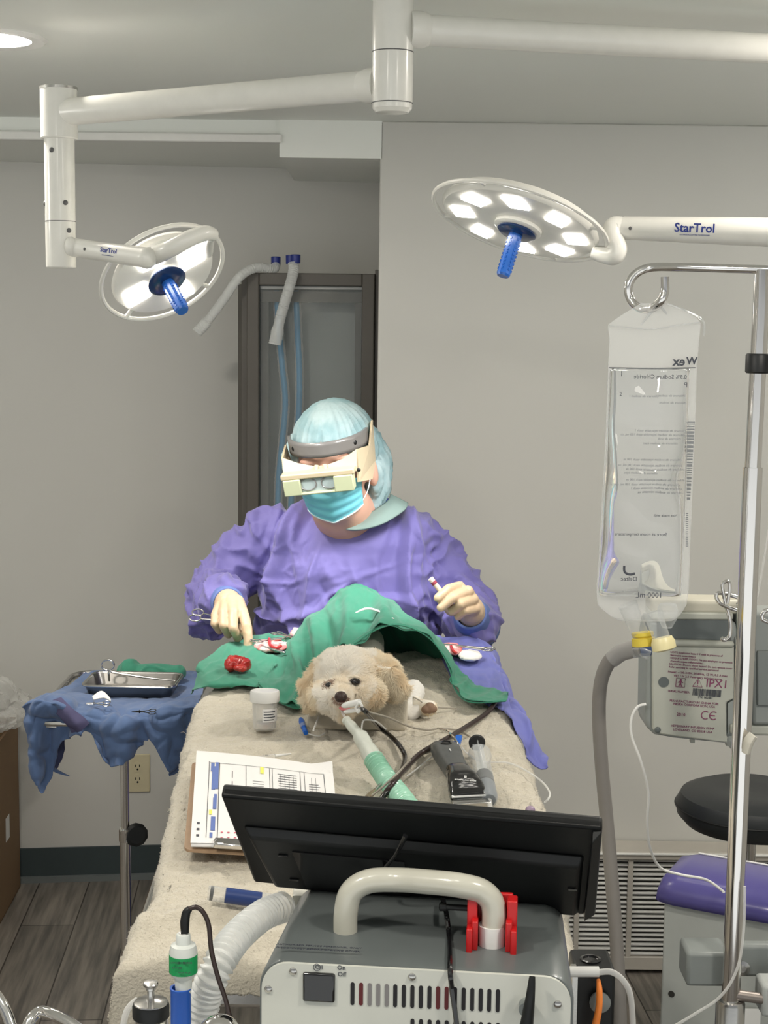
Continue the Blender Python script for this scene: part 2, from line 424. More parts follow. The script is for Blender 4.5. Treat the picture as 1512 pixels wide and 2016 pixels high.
# recessed back wall at left, slightly skewed
wa = PZ(45, 1735, 0); wb = PZ(318, 1727, 0); dwl = (wb - wa); dwl.z = 0; dwl.normalize()
xr = P(746, 500, YR).x
A = wa + dwl * ((-2.5 - wa.x) / dwl.x); B = wa + dwl * ((xr + .1 - wa.x) / dwl.x); nrm = V((-dwl.y, dwl.x, 0))
def wl(x): return wa.y + (x - wa.x) * dwl.y / dwl.x
mbw = MB().hexa([A, B, B + nrm * .1, A + nrm * .1], [q + V((0, 0, CZ)) for q in (A, B, B + nrm * .1, A + nrm * .1)])
structure('wall_back', mbw, M['wall'])
structure('wall_right_back', MB().box(((xr + 2.6) / 2, YR + .35, CZ / 2), (2.6 - xr, .7, CZ)), M['wall'], bevel=.004)
structure('wall_left', MB().box((-2.45, 2.4, CZ / 2), (.1, 5.4, CZ)), M['wall'])
structure('wall_right', MB().box((2.45, 2.4, CZ / 2), (.1, 5.4, CZ)), M['wall'])
# bulkhead above the recess: shallow on the left, deeper next to the column
zl = P(300, 281, YR + .02).z; zd = P(640, 311, YR).z; xs = P(554, 300, YR).x
structure('trim_1', MB().box(((-2.4 + xs) / 2, YR + .35, (zl + CZ) / 2), (xs + 2.4, .68, CZ - zl)), M['ceil'])
structure('trim_2', MB().box(((xr + xs) / 2, YR + .35, (zd + CZ) / 2), (xr - xs + .01, .7, CZ - zd)), M['ceil'])
zt = P(300, 262, YR).z
structure('trim_3', MB().box(((-2.4 + xs) / 2, YR + .0, (zl + zt) / 2), (xs + 2.4, .03, zt - zl)), M['trimw'], bevel=.003)
bb = MB(); n0 = V((-dwl.y, dwl.x, 0)) * -1
A2 = A + n0 * .008; B2 = B + n0 * .008
bb.hexa([A2 + n0 * .0, B2, B, A], [q + V((0, 0, .105)) for q in (A2, B2, B, A)])
structure('baseboard_back', bb, M['baseb'])
A3 = A2 + n0 * .012; B3 = B2 + n0 * .012
structure('trim_4', MB().hexa([A3, B3, B2, A2], [q + V((0, 0, .018)) for q in (A3, B3, B2, A2)]), mat('shoe_mould', (.16, .18, .18), .5))
structure('baseboard_right', MB().box(((xr + 2.4) / 2, YR - .004, .05), (2.4 - xr, .008, .1)), M['baseb'])
# recessed downlights
def downlight(x, y, label, W):
    t = thing('recessed_downlight', label, 'ceiling light', (x, y, CZ), 'round recessed ceiling downlights')
    m = Matrix.Translation((x, y, CZ))
    part('trim_ring', MB().lathe([(.075, -.004), (.098, -.006), (.104, -.001), (.104, .001), (.075, .001), (.075, -.004)], m, 48, cap=False), M['white'], t)
    part('diffuser', MB().lathe([(.076, -.002), (.05, -.0045), (.001, -.005)], m, 40), M['emit2'], t)
    l = bpy.data.lights.new('downlight_lamp', 'AREA'); l.shape = 'DISK'; l.size = .15; l.energy = W; l.color = (1, .93, .83)
    o = bpy.data.objects.new('downlight_lamp', l); C.objects.link(o); o.parent = t; o.location = (0, 0, -.008)
d0 = PZ(-20, 75, CZ)
downlight(d0.x, d0.y, 'round recessed downlight in the ceiling at the upper left corner', DOWNLIGHT_W)
for (x, y) in ((.95, 2.35), (-.75, .9), (.75, .9)):
    downlight(x, y, 'round recessed downlight in the ceiling beyond the picture', DOWNLIGHT_W)
# fill globes added out of view to brighten ceiling and walls: one over the camera side, one at each side of the room
gmat0 = mat('fill_globe_glass_dim', (1, 1, 1), .4, emit=((1, .98, .92), FILL_GLOBE * .5), var=False)
gmat = mat('fill_globe_glass', (1, 1, 1), .4, emit=((1, .98, .92), FILL_GLOBE), var=False)
for gx, gy, gl_t in ((-.20, 1.0, 'added fill globe beyond the top of the picture, brightening the ceiling'), (1.45, 2.8, 'added fill globe beyond the right edge of the picture, brightening the ceiling'), (-1.45, 2.6, 'added fill globe beyond the left edge of the picture, brightening the ceiling')):
    gl_ = thing('fill_globe', gl_t, 'ceiling light', (gx, gy, CZ))
    gm = Matrix.Translation((gx, gy, CZ))
    part('base_plate', MB().lathe([(.09, 0), (.09, -.02), (.07, -.024)], gm, 36), M['white'], gl_)
    part('rod', MB().lathe([(.006, -.02), (.006, -.16)], gm, 12), M['white'], gl_)
    part('globe', MB().ell((gx, gy, CZ - .22), (.085, .085, .08), seg=36, rings=20), gmat0 if gy < 2 else gmat, gl_)
# ================================================================ surgical lights
def text_on(s, size, c, xd, nd, m, parent, **k):
    return text(s, size, frame(c, xd, nd), m, parent, **k)
camR = RC @ V((1, 0, 0)); camU = RC @ V((0, 1, 0)); 
def facing(dx, dy, toward, at):
    v = (at - CAM).normalized(); s = math.sqrt(1 - toward ** 2); l = math.hypot(dx, dy)
    return ((camR * dx - camU * dy) * (s / l) - v * toward).normalized()
def lamp_head(t, c, n, R, panels, pw, ring_r, xdir, hl, W, target, p_r, phase):
    fr = frame(c, xdir, n)                               # local +z is the beam direction
    hd = part('lamp_head', MB().lathe([(R * .25, -R * .26), (R * .7, -R * .24), (R * .93, -R * .16), (R, -R * .05), (R * .985, -.001), (R * .96, .002), (R * .3, .004), (.001, .004)], fr, 64), M['lampw'], t)
    part('hub', MB().lathe([(R * .30, .003), (R * .30, .010), (R * .26, .013), (.001, .013)], fr, 40), M['lampw'], hd)
    k = 0
    for i in range(panels):
        a = phase + 2 * PI * i / panels
        mm = fr @ Matrix.Rotation(a, 4, 'Z') @ Matrix.Translation((p_r, 0, .004)) @ Matrix.Rotation(.5 if panels > 6 else .0, 4, 'Z')
        w_, h_ = pw
        part('light_panel', MB().prism([(-w_, -h_ * .8), (w_ * .6, -h_), (w_, h_ * .8), (-w_ * .6, h_)], .002, mm), M['emit'], hd, smooth=False)
    rg = MB(); pts = [fr @ V((ring_r * math.cos(2 * PI * i / 48), ring_r * math.sin(2 * PI * i / 48), -.004)) for i in range(49)]
    rg.tube(pts, .0042, 8, sm=False, cap=False)
    for i in range(4):
        a = phase + .4 + PI / 2 * i
        rg.tube([fr @ V((R * .96 * math.cos(a), R * .96 * math.sin(a), -.006)), fr @ V((ring_r * math.cos(a), ring_r * math.sin(a), -.004))], .0042, 8, sm=False)
    part('grab_ring', rg, M['lampw'], t)
    h = part('handle', MB().lathe([(.0125, .014), (.0125, .03), (.0118, .03 + hl * .5), (.0125, .03 + hl - .004), (.0105, .03 + hl)], fr, 14), M['blueh'], t, ang=20, label='blue sterile handle')
    part('handle_flange', MB().lathe([(R * .10, .012), (.034, .013), (.036, .017), (.03, .021), (.013, .022)], fr, 36), M['blued'], h)
    nub = MB()
    for i in range(6):
        a = 2 * PI * i / 6
        for j in range(9):
            mm = fr @ Matrix.Rotation(a, 4, 'Z') @ Matrix.Translation((.0125, 0, .032 + j * hl / 10)); nub.box((0, 0, 0), (.0018, .003, .0035), mm)
    part('grip_nubs', nub, M['blueh'], h)
    l = bpy.data.lights.new('surgical_lamp', 'SPOT'); l.energy = W; l.spot_size = math.radians(62); l.spot_blend = .75; l.shadow_soft_size = R * .6; l.color = (1, .97, .95)
    o = bpy.data.objects.new('surgical_lamp', l); C.objects.link(o); o.parent = t
    lp = c + n * (.14 + hl); zz = (lp - target).normalized(); m4 = frame(lp, V((1, 0, 0)), zz); m4.translation = lp - OFF[t.name]; o.matrix_local = m4
    return fr
field = P(680, 1165, 3.05)
YC = 2.40
colb = P(772, 200, YC); cx = colb.x
t1 = thing('surgical_light', 'white ceiling surgical light with four panels on the left drop post', 'surgical light', (cx, YC, CZ))
rcol = .0315
ztop = CZ - .0005; zs1 = P(772, 103, YC).z; zb = P(772, 205, YC).z
cm = Matrix.Translation((cx, YC, 0))
part('column', MB().lathe([(rcol, ztop), (rcol, zb + .004), (rcol * .985, zb)], cm, 40), M['lampw'], t1)
part('column_cap', MB().lathe([(rcol * .98, zb), (rcol * .97, zb - .007), (rcol * .8, zb - .013), (.001, zb - .015)], cm, 40), M['lampw'], t1)
part('column_seam', MB().lathe([(rcol + .0004, zs1 + .0008), (rcol + .0004, zs1 - .0008)], cm, 40), M['seam'], t1)
part('column_seam', MB().lathe([(rcol + .0004, zb + .0018), (rcol + .0004, zb + .0004)], cm, 40), M['seam'], t1)
zar = P(760, 165, YC).z
YP = 2.77; pl = P(116, 220, YP); pl.z = zar
dirL = (V((pl.x, YP, 0)) - V((cx, YC, 0))).normalized()
a0 = V((cx, YC, zar)) + dirL * rcol * .8
part('swing_arm', MB().tube([a0 + dirL * .02, V((pl.x, YP, zar)) - dirL * .01], [.0235, .0235], 32, sm=False), M['lampw'], t1)
part('arm_socket', MB().tube([a0, a0 + dirL * .018, a0 + dirL * .03], [.0265, .0265, .0235], 32, sm=False), M['lampw'], t1)
pm = Matrix.Translation((pl.x, YP, 0))
zt_ = P(116, 172, YP).z; zm_ = P(116, 272, YP).z; zb_ = P(116, 528, YP).z; zs_ = P(116, 436, YP).z
part('post_sleeve', MB().lathe([(.030, zt_), (.0325, zt_ - .002), (.0325, zm_), (.031, zm_ - .002)], pm, 36), M['lampw'], t1)
part('post_rim', MB().lathe([(.0333, zt_ + .0005), (.0333, zt_ - .004)], pm, 36), M['steel'], t1)
part('drop_post', MB().lathe([(.0268, zm_), (.0268, zb_ + .002), (.025, zb_)], pm, 36), M['lampw'], t1)
part('post_seam', MB().lathe([(.0271, zs_ + .0006), (.0271, zs_ - .0006)], pm, 36), M['seam'], t1)
for (px, py) in ((108, 298), (134, 401), (88, 401), (140, 455)):
    q = P(px, py, YP); dx = q.x - pl.x; dx = max(-.0262, min(.0262, dx)); nn_ = V((dx, -math.sqrt(.0268 ** 2 - dx * dx), 0))
    screw(t1, V((pl.x, YP, q.z)) + nn_, nn_, .0045, M['seam'])
cL = P(322, 541, 2.80); nL = facing(34, 64, .50, cL)
e0 = P(144, 487, YP - .01); e1 = P(288, 508, 2.67)
part('spring_arm', MB().tube([e0 + (e0 - e1).normalized() * .012, e0, e0.lerp(e1, .45), e1], [.019, .017, .0165, .0185], 28, sm=False), M['lampw'], t1)
part('elbow_joint', MB().ell(e1, (.0188, .0188, .0188)), M['lampw'], t1)
part('pivot', MB().ell(P(140, 485, YP - .02), (.012, .016, .017)), M['lampw'], t1)
xdL = camR * 225 - camU * (-110)
frL = lamp_head(t1, cL, nL, .098, 4, (.027, .023), .118, xdL, .062, SPOT_LEFT_W, field, .060, .15)
yk = [P(283, 508, 2.675), P(305, 502, 2.69), P(335, 490, 2.66), P(372, 470, 2.655), P(404, 459, 2.67), P(420, 462, 2.69)]
part('yoke', MB().tube(yk, [.0175, .0165, .0155, .0145, .0135, .011], 24), M['lampw'], t1)
part('yoke', MB().tube([P(415, 462, 2.69), P(410, 472, 2.72), cL + xdL.normalized() * .09], [.012, .011, .009], 16), M['lampw'], t1)
fa = (CAM - e0).normalized()
pc = e0.lerp(e1, .58); ax = (e1 - e0).normalized(); nf = (fa - ax * fa.dot(ax)).normalized()
text_on('StarTrol', .0115, pc + nf * .0172 + V((0, 0, .003)), ax, nf, M['logo'], t1, bold=.02)
text_on('LED SURGICAL LIGHTING TECHNOLOGIES', .0016, pc + nf * .0168 - V((0, 0, .0055)), ax, (nf - V((0, 0, .3))), M['logo'], t1)
for f_ in (.25,):
    screw(t1, e0.lerp(e1, f_) + nf * .0165, nf, .0028, M['seam'])
# right light
t2 = thing('surgical_light', 'white ceiling surgical light with eight panels on the right arm', 'surgical light', (cx + .2, YC, CZ - .05))
za2 = P(815, 58, YC).z
r1 = V((cx + rcol * .8, YC, za2)); pr_ = P(1560, 92, 2.55); r2 = V((pr_.x + .12, 2.56, za2)); dR = (r2 - r1).normalized()
part('swing_arm', MB().tube([r1 + dR * .02, r2], .0232, 32, sm=False), M['lampw'], t2)
part('arm_socket', MB().tube([r1, r1 + dR * .02, r1 + dR * .03], [.0275, .0275, .0235], 32, sm=False), M['lampw'], t2)
zR = P(1512, 458, 2.72)
rp = Matrix.Translation((r2.x, r2.y, 0)); zlow = P(1560, 470, 2.66).z
part('drop_post', MB().lathe([(.030, za2 + .05), (.0325, za2 + .045), (.0325, za2 - .05), (.027, za2 - .05), (.027, zlow - .03)], rp, 32), M['lampw'], t2)
g0 = P(1228, 449, 2.76); g1 = V((r2.x, r2.y, P(1600, 464, 2.6).z))
part('spring_arm', MB().tube([g0, g0.lerp(g1, .5), g1], [.0205, .024, .026], 32, sm=False), M['lampw'], t2)
cR = P(1022, 441, 2.78); nR = facing(-26, 83, .15, cR)
xdR = camR * 343 - camU * 130
frR = lamp_head(t2, cR, nR, .146, 8, (.024, .019), .162, xdR, .072, SPOT_RIGHT_W, field, .105, .2)
part('elbow', MB().tube([g0, P(1210, 447, 2.76), P(1206, 462, 2.755), P(1216, 488, 2.75), P(1208, 503, 2.755), P(1182, 500, 2.77), cR + xdR.normalized() * .14], [.019, .019, .0175, .0175, .0175, .015, .011], 20), M['lampw'], t2)
ax = (g1 - g0).normalized(); fa = (CAM - g0).normalized(); nf = (fa - ax * fa.dot(ax)).normalized()
pc = P(1374, 452, 2.7); tq = g0.lerp(g1, (pc.x - g0.x) / (g1.x - g0.x)); 
text_on('StarTrol', .0215, tq + nf * .0235 + V((0, 0, .003)), ax, nf, M['logo'], t2, bold=.02)
text_on('LED SURGICAL LIGHTING TECHNOLOGIES', .0028, tq + nf * .0225 - V((0, 0, .0085)), ax, nf - V((0, 0, .35)), M['logo'], t2)
screw(t2, g0.lerp(g1, .05) + nf * .021, nf, .0032, M['seam'])
# ================================================================ glazed cabinet with hoses
YK = 4.26
k0 = P(487, 537, YK); k1 = P(738, 541, YK - .02)
Wc = (k1 - k0).length; Hc = k0.z
cab = thing('hose_cabinet', 'tall dark taupe cabinet with glass door behind the surgeon', 'cabinet', (k0.x + Wc / 2, YK + .1, 0))
mk = Matrix.Translation((k0.x, YK, 0)) @ Matrix.Rotation(-.05, 4, 'Z')
D = .115; s_ = .034
def kb(name, c, size, m, **k): return part(name, MB().box(c, size, mk), m, cab, **k)
kb('side_panel', (-.008, D / 2, Hc / 2), (.018, D, Hc), M['taupe'], bevel=.002)
kb('side_panel', (Wc + .008, D / 2, Hc / 2 + .006), (.015, D, Hc + .012), M['taupe'], bevel=.002)
kb('top_panel', (Wc / 2, D / 2, Hc - .009), (Wc, D, .018), M['taupe'])
kb('back_panel', (Wc / 2, D - .008, Hc / 2), (Wc, .012, Hc), M['cabin'])
# bevelled left stile as seen at the corner
part('corner_post', MB().prism([(-.034, .055), (0, 0), (.004, .06), (-.030, .06)], Hc - .03, mk), M['taupe'], cab, smooth=False)
dr = kb('door_frame', (s_ / 2, -.004, Hc / 2), (s_, .022, Hc), M['taupe'], bevel=.003)
OFFd = dr
for nm, c, sz in (('stile', (Wc - s_ / 2, -.004, Hc / 2), (s_, .022, Hc)), ('rail', (Wc / 2, -.004, Hc - s_ / 2), (Wc - 2 * s_, .02, s_)), ('rail', (Wc / 2, -.004, s_ / 2), (Wc - 2 * s_, .02, s_))):
    part(nm, MB().box(c, sz, mk), M['taupe'], dr, bevel=.003)
part('white_strip', MB().box((Wc / 2, .012, Hc - s_ - .005), (Wc - 2 * s_, .004, .007), mk), M['white'], dr)
part('pane', MB().box((Wc / 2, .006, Hc / 2), (Wc - 2 * s_, .003, Hc - 2 * s_), mk), M['glassd'], dr)
part('inner_frame', MB().box((s_ + .012, .04, Hc / 2 - .02), (.022, .04, Hc - .12), mk).box((Wc - s_ - .012, .04, Hc / 2 - .02), (.018, .04, Hc - .12), mk).box((Wc / 2, .04, Hc - s_ - .03), (Wc - 2 * s_, .04, .03), mk), M['taupe'], cab)
def stripe_hose(pts, r, label):
    o = thing('striped_hose', label, 'hose', pts[0], 'blue striped hoses in the cabinet')
    part('hose', MB().tube([P(p[0], p[1], YK + .055) for p in pts_], r, 14), M['hosew'], o)
hl = [[(545, 572), (549, 640), (556, 720), (562, 790), (557, 860), (550, 930), (547, 1000), (545, 1090)],
      [(583, 572), (586, 650), (590, 740), (588, 820), (580, 900), (574, 980), (570, 1090)]]
for i, pts_ in enumerate(hl):
    pp = [P(p[0], p[1], YK + .052) for p in pts_]
    o = thing('striped_hose', ('blue striped hose hanging behind the cabinet glass, on the left', 'blue striped hose hanging behind the cabinet glass, on the right')[i], 'hose', pp[-1], None)
    part('hose', MB().tube(pp, lambda f, L: .0125 + .0008 * math.sin(L * 900), 14, n=22), M['hosew'], o)
    part('blue_stripe', MB().tube([q + V((0, -.008, 0)) for q in pp], .0085, 10), M['hoseb'], o)
def frost_hose(pts, caps, label, rr):
    pp = [P(*p) for p in pts]
    o = thing('frosted_hose', label, 'hose', pp[0])
    part('hose', MB().tube(pp, lambda f, L: rr + .0007 * math.sin(L * 1100) + (.003 if f > .86 else 0), 14, n=18), M['hosew'], o)
    for c in caps:
        q = P(*c); part('end_cap', MB().lathe([(.013, -.013), (.0135, .010), (.010, .011), (.009, .0)], Matrix.Translation(q), 20), M['navy'], o)
frost_hose([(543, 520, YK + .02), (538, 530, YK + .0), (505, 527, YK - .03), (472, 545, YK - .06), (440, 590, YK - .06), (412, 628, YK - .05), (388, 655, YK - .05)], [(543, 513, YK + .02)], 'frosted hose with a navy cap draped over the left corner of the cabinet', .0125)
frost_hose([(577, 518, YK - .03), (578, 530, YK - .035), (574, 550, YK - .045), (562, 590, YK - .045), (551, 630, YK - .045), (541, 678, YK - .045)], [(572, 510, YK - .02), (582, 509, YK - .03)], 'frosted hose with two navy caps hanging over the cabinet door', .0145)
# ================================================================ outlet, box, heater vent
oy = wl(P(270, 1520, 4.5).x)
po = P(271, 1522, oy - .004)
ot = thing('wall_outlet', 'ivory duplex wall outlet behind the instrument stand pole', 'outlet', (po.x, po.y, po.z - .05))
fo = frame(po, dwl, -nrm)       # local x along wall, y... z out
part('cover_plate', MB().box((0, 0, 0), (.074, .118, .006), fo), M['outlet'], ot, bevel=.002)
for sy in (-.02, .02):
    s1 = part('socket', MB().lathe([(.0165, .003), (.0165, .0045), (.001, .0045)], fo @ Matrix.Translation((0, sy, 0)), 24), M['outlet'], ot)
    sl = MB(); sl.box((-.006, sy + .004, .0046), (.0025, .008, .001), fo); sl.box((.006, sy + .004, .0046), (.0025, .008, .001), fo); sl.lathe([(.003, .0042), (.003, .0052)], fo @ Matrix.Translation((0, sy - .007, 0)), 10)
    part('slot', sl, M['black'], s1)
# cardboard box at left edge
c0 = PZ(43, 1740, 0); c1 = PZ(-2, 1823, 0); dd = (c1 - c0).normalized(); nd_ = V((dd.y, -dd.x, 0)); nd_ = nd_ if nd_.x < 0 else -nd_
c0 = c0 + dd * .02
hb = P(43, 1412, c0.y).z; 
bx = thing('cardboard_box', 'open brown cardboard box at the left edge against the wall', 'box', c0 + dd * .25 + nd_ * .25)
L_ = .5; q = [c0, c0 + dd * L_, c0 + dd * L_ + nd_ * .45, c0 + nd_ * .45]
sh = MB()
for i in range(4):
    a, b_ = q[i], q[(i + 1) % 4]; inn = ((q[0] + q[2]) / 2 - (a + b_) / 2).normalized() * .004
    sh.hexa([a, b_, b_ + inn, a + inn], [u + V((0, 0, hb)) for u in (a, b_, b_ + inn, a + inn)])
sh.hexa(q, [u + V((0, 0, .004)) for u in q])
part('box_body', sh, M['card'], bx)
hp = c0 + dd * .17 + V((0, 0, .24))
part('label_sticker', MB().box((0, 0, 0), (.05, .07, .0006), frame(hp - nd_ * .0006, dd, -nd_)), M['white'], bx)
fl = MB(); a = q[0] + V((0, 0, hb)); b_ = q[1] + V((0, 0, hb)); o_ = -nd_ * .006
fl.hexa([a, b_, b_ + o_, a + o_], [a + V((0, 0, .004)), b_ + V((0, 0, .004)), b_ + o_ + V((0, 0, .004)), a + o_ + V((0, 0, .004))])
part('flap', fl, M['card'], bx)
# crumpled clear bag lying on the box
bgm = remesh(MB().ell(P(-5, 1395, 4.25), (.10, .12, .05)).ell(P(-20, 1370, 4.2), (.07, .09, .05)).ell(P(15, 1405, 4.3), (.05, .09, .03)), .006, 2, lambda p, n: .012 * ridge(p * 22) + .008 * nz(p, 30))
tag(part('plastic_bag', bgm, M['bagf']), 'crumpled clear plastic bag lying on top of the cardboard box', 'plastic bag')
tb = [P(40, 1398, 4.3), P(38, 1412, 4.28), P(25, 1422, 4.26), P(5, 1430, 4.22), P(-20, 1432, 4.2)]
tag(part('clear_tube', MB().tube(tb, .004, 10), M['clear']), 'clear plastic tube curling over the rim of the cardboard box', 'tube')
# baseboard heater vent on the right back wall
yv = 3.86; vt = P(1300, 1676, yv).z; vx0 = P(1100, 1800, yv).x; vx1 = 1.55
ht = thing('baseboard_heater', 'beige louvred baseboard heater cover along the right back wall', 'heater', ((vx0 + vx1) / 2, yv + .04, 0))
part('cover_top', MB().box(((vx0 + vx1) / 2, yv + .04, vt - .012), (vx1 - vx0, .09, .024)), M['ventm'], ht, bevel=.004)
part('cover_lip', MB().box(((vx0 + vx1) / 2, yv - .004, vt - .006), (vx1 - vx0, .012, .006)), M['trimw'], ht, bevel=.002)
part('back_plate', MB().box(((vx0 + vx1) / 2, yv + .05, vt / 2), (vx1 - vx0, .006, vt - .03)), M['ventd'], ht)
zl0 = P(1300, 1885, yv).z; zl1 = P(1300, 1692, yv).z
part('lower_panel', MB().box(((vx0 + vx1) / 2, yv + .01, (zl0 + .012) / 2), (vx1 - vx0, .02, zl0 - .012)), M['ventm'], ht, bevel=.002)
part('upper_panel', MB().box(((vx0 + vx1) / 2, yv + .008, (zl1 + vt - .02) / 2), (vx1 - vx0, .012, vt - .02 - zl1)), M['ventm'], ht)
mxs = [P(p, 1780, yv).x for p in (1136, 1240, 1343, 1446)] + [P(1446 + 103 * i, 1780, yv).x for i in range(1, 6)]
for x in mxs:
    if x < vx1: part('mullion', MB().box((x, yv + .008, (zl0 + zl1) / 2), (.013, .014, zl1 - zl0 + .01)), M['ventm'], ht, bevel=.001)
ed = [vx0] + mxs
for i in range(len(ed) - 1):
    sl = MB(); N_ = 21
    for k in range(N_):
        z_ = zl0 + (k + .5) * (zl1 - zl0) / N_
        sl.box(((ed[i] + ed[i + 1]) / 2, yv + .012, z_), (ed[i + 1] - ed[i] - .008, .010, .0035), Matrix.Translation((0, yv + .012, z_)) @ Matrix.Rotation(.25, 4, 'X') @ Matrix.Translation((0, -yv - .012, -z_)))
    part('louvres', sl, M['trimw'], ht)
def crease(p, o):
    v = noise.noise(V((p[0] + o, p[1] - o, p[2]))); return max(0, 1 - abs(v) * 3.6)
# ================================================================ operating table
XL, XRT, YN, YF = -.290, .212, 1.76, 3.0
xm = (XL + XRT) / 2
tb = thing('operating_table', 'steel operating table under the cream fleece and drapes', 'operating table', (xm, 2.45, 0))
m_ = MB(); b4 = [V((XL + .02, YN, tz(YN) - .07)), V((XRT - .02, YN, tz(YN) - .07)), V((XRT - .03, YF, tz(YF) - .07)), V((XL + .03, YF, tz(YF) - .07))]
m_.hexa(b4, [q + V((0, 0, .048)) for q in b4]); part('table_top', m_, M['steel'], tb, bevel=.008)
part('column', MB().box((xm, 2.5, .5), (.16, .22, .86)), M['steel'], tb, bevel=.01)
part('base', MB().box((xm, 2.5, .05), (.42, .9, .08)), M['steel'], tb, bevel=.02)
for sx in (-1, 1): part('side_rail', MB().tube([V((xm + sx * .274, YN + .08, tz(YN) - .05)), V((xm + sx * .274, YF - .08, tz(YF) - .06))], .008, 12, sm=False), M['chrome'], tb)
# fleece pad: wraps the table, hangs at the left, right and near edge
def fleece_pt(u, v):
    # u across: -1..1 with hanging tails, v 0 near hanging .. 1 far
    W_ = (XRT - XL) / 2; au = abs(u)
    ylen = 2.97 - YN
    s = v * (ylen + .19) - .19                          # distance along from near edge (negative hangs)
    y = YN - .01 + max(s, 0); drop = 0
    R = .022
    flat = .72
    if au <= flat: x = u / flat * (W_ - .004); side = 0
    else:
        t = (au - flat) / (1 - flat); hang = .21 if u < 0 else .12
        if u < 0: hang = .12 + .10 * max(0, 1 - (y - YN) / .5)
        L = t * hang; side = L
        a = min(L / R, PI / 2); x = W_ - .004 + R * math.sin(a) ; drop += R * (1 - math.cos(a)) + max(0, L - R * PI / 2); x = math.copysign(x + .012 * t * (u < 0), u)
    if s < 0:
        L = -s; a = min(L / R, PI / 2); y -= R * math.sin(a) * 1; 
        lim = .035 if x > -.16 else .035 + .16 * min(1, (-.16 - x) / .09)
        d2 = R * (1 - math.cos(a)) + max(0, L - R * PI / 2); drop = max(drop, min(d2, lim) if lim < .2 else d2)
        if d2 > lim: y += min(.02, (d2 - lim) * .3)
    tabL = ((1.77, -.004), (1.95, .008), (2.31, -.013), (2.65, -.026)); tabR = ((1.77, .012), (1.95, .016), (2.2, .021), (2.41, .014), (2.64, -.003))
    tb_ = tabL if x < 0 else tabR; ya = min(max(y, tb_[0][0]), tb_[-1][0])
    for k_ in range(len(tb_) - 1):
        if tb_[k_][0] <= ya <= tb_[k_ + 1][0]:
            x += (tb_[k_][1] + (tb_[k_ + 1][1] - tb_[k_][1]) * (ya - tb_[k_][0]) / (tb_[k_ + 1][0] - tb_[k_][0])) * min(1, abs(x) / W_); break
    if y > 2.66: x = (x) * (1 - .10 * min(1, (y - 2.66) / .08)); drop *= max(.25, 1 - (y - 2.66) / .10)
    x += xm
    z = tz(max(y, YN)) - .001 - drop
    q = V((x, y, z))
    # folds and rumples
    fo = fold(x, y) if au < .95 else 0
    q.z += fo + .005 * nz(q, 8) + .0035 * nz(q, 25, 3) + .0030 * nz(q, 70, 9) + .0016 * nz(q, 170, 4)
    q.x += .006 * nz(q, 12, 40) * (side > 0) + .003 * nz(q, 60, 3) * (side > 0)
    return q
NU, NV = 260, 520
fl = MB().grid(lambda a, b: fleece_pt(a * 2 - 1, b), NU, NV)
random.seed(3)
pile = MB(); pile.cn = []
def fnorm(u, v):
    e = .004; a = fleece_pt(u + e, v) - fleece_pt(u - e, v); b = fleece_pt(u, v + e * .6) - fleece_pt(u, v - e * .6)
    n = a.cross(b); return n.normalized() if n.length > 1e-9 else V((0, 0, 1))
for k in range(90000):
    u = random.uniform(-1, 1); v = random.uniform(0, 1) ** 1.15
    if abs(u) < .66 and v > .17 and random.random() < .45: continue
    p = fleece_pt(u, v); n = fnorm(u, v)
    if n.z < -.2: n = -n
    d = (n * .6 + V((random.gauss(0, .6), .5 + random.gauss(0, .4), random.gauss(0, .2)))).normalized() * random.uniform(.0015, .0030)
    s = d.cross(n + V((0, -1.1, .5)) + V((random.gauss(0, .2), random.gauss(0, .2), 0))).normalized() * .0007
    pile.add([p - s - n * .001, p + s - n * .001, p + d], [(0, 1, 2)])
    m3 = (n + V((0, -.25, .2)) + V((random.gauss(0, .25), random.gauss(0, .25), random.gauss(0, .1)))).normalized(); pile.cn += [m3] * 3
for k in range(9):                                       # loose threads at the left hem
    v = random.uniform(.02, .75); p = fleece_pt(-random.uniform(.82, 1), v)
    d = V((-random.uniform(.006, .018), 0, random.uniform(-.01, .01))); s = V((0, .00025, .00025))
    fl.add([p - s, p + s, p + d * .5 + V((0, 0, .004)) + s, p + d * .5 + V((0, 0, .004)) - s, p + d], [(0, 1, 2, 3), (3, 2, 4)])
fo_ = part('fleece_pad', fl, M['towel'], ang=180)
tag(fo_, 'cream fleece pad covering the operating table', 'pad')
po_ = part('pile', pile, M['towel'], fo_); po_['kind'] = 'stuff'
# near edge of a second folded towel hanging at the near left corner
def tw(a, b):
    p0 = P(236, 1880, 1.80).lerp(P(400, 1960, 1.73), a); 
    q = p0 + V((-.012 * b * (1 - a), -.03 * b, -.17 * b * (1 - .2 * a)))
    q += V((.006 * nz(q, 14), .008 * ridge(q * 14) * b, .004 * nz(q, 30))); return q
tag(part('hand_towel', MB().grid(tw, 50, 60), M['towel'], solid=.008, ang=180), 'cream towel corner hanging off the near left corner of the table', 'towel')
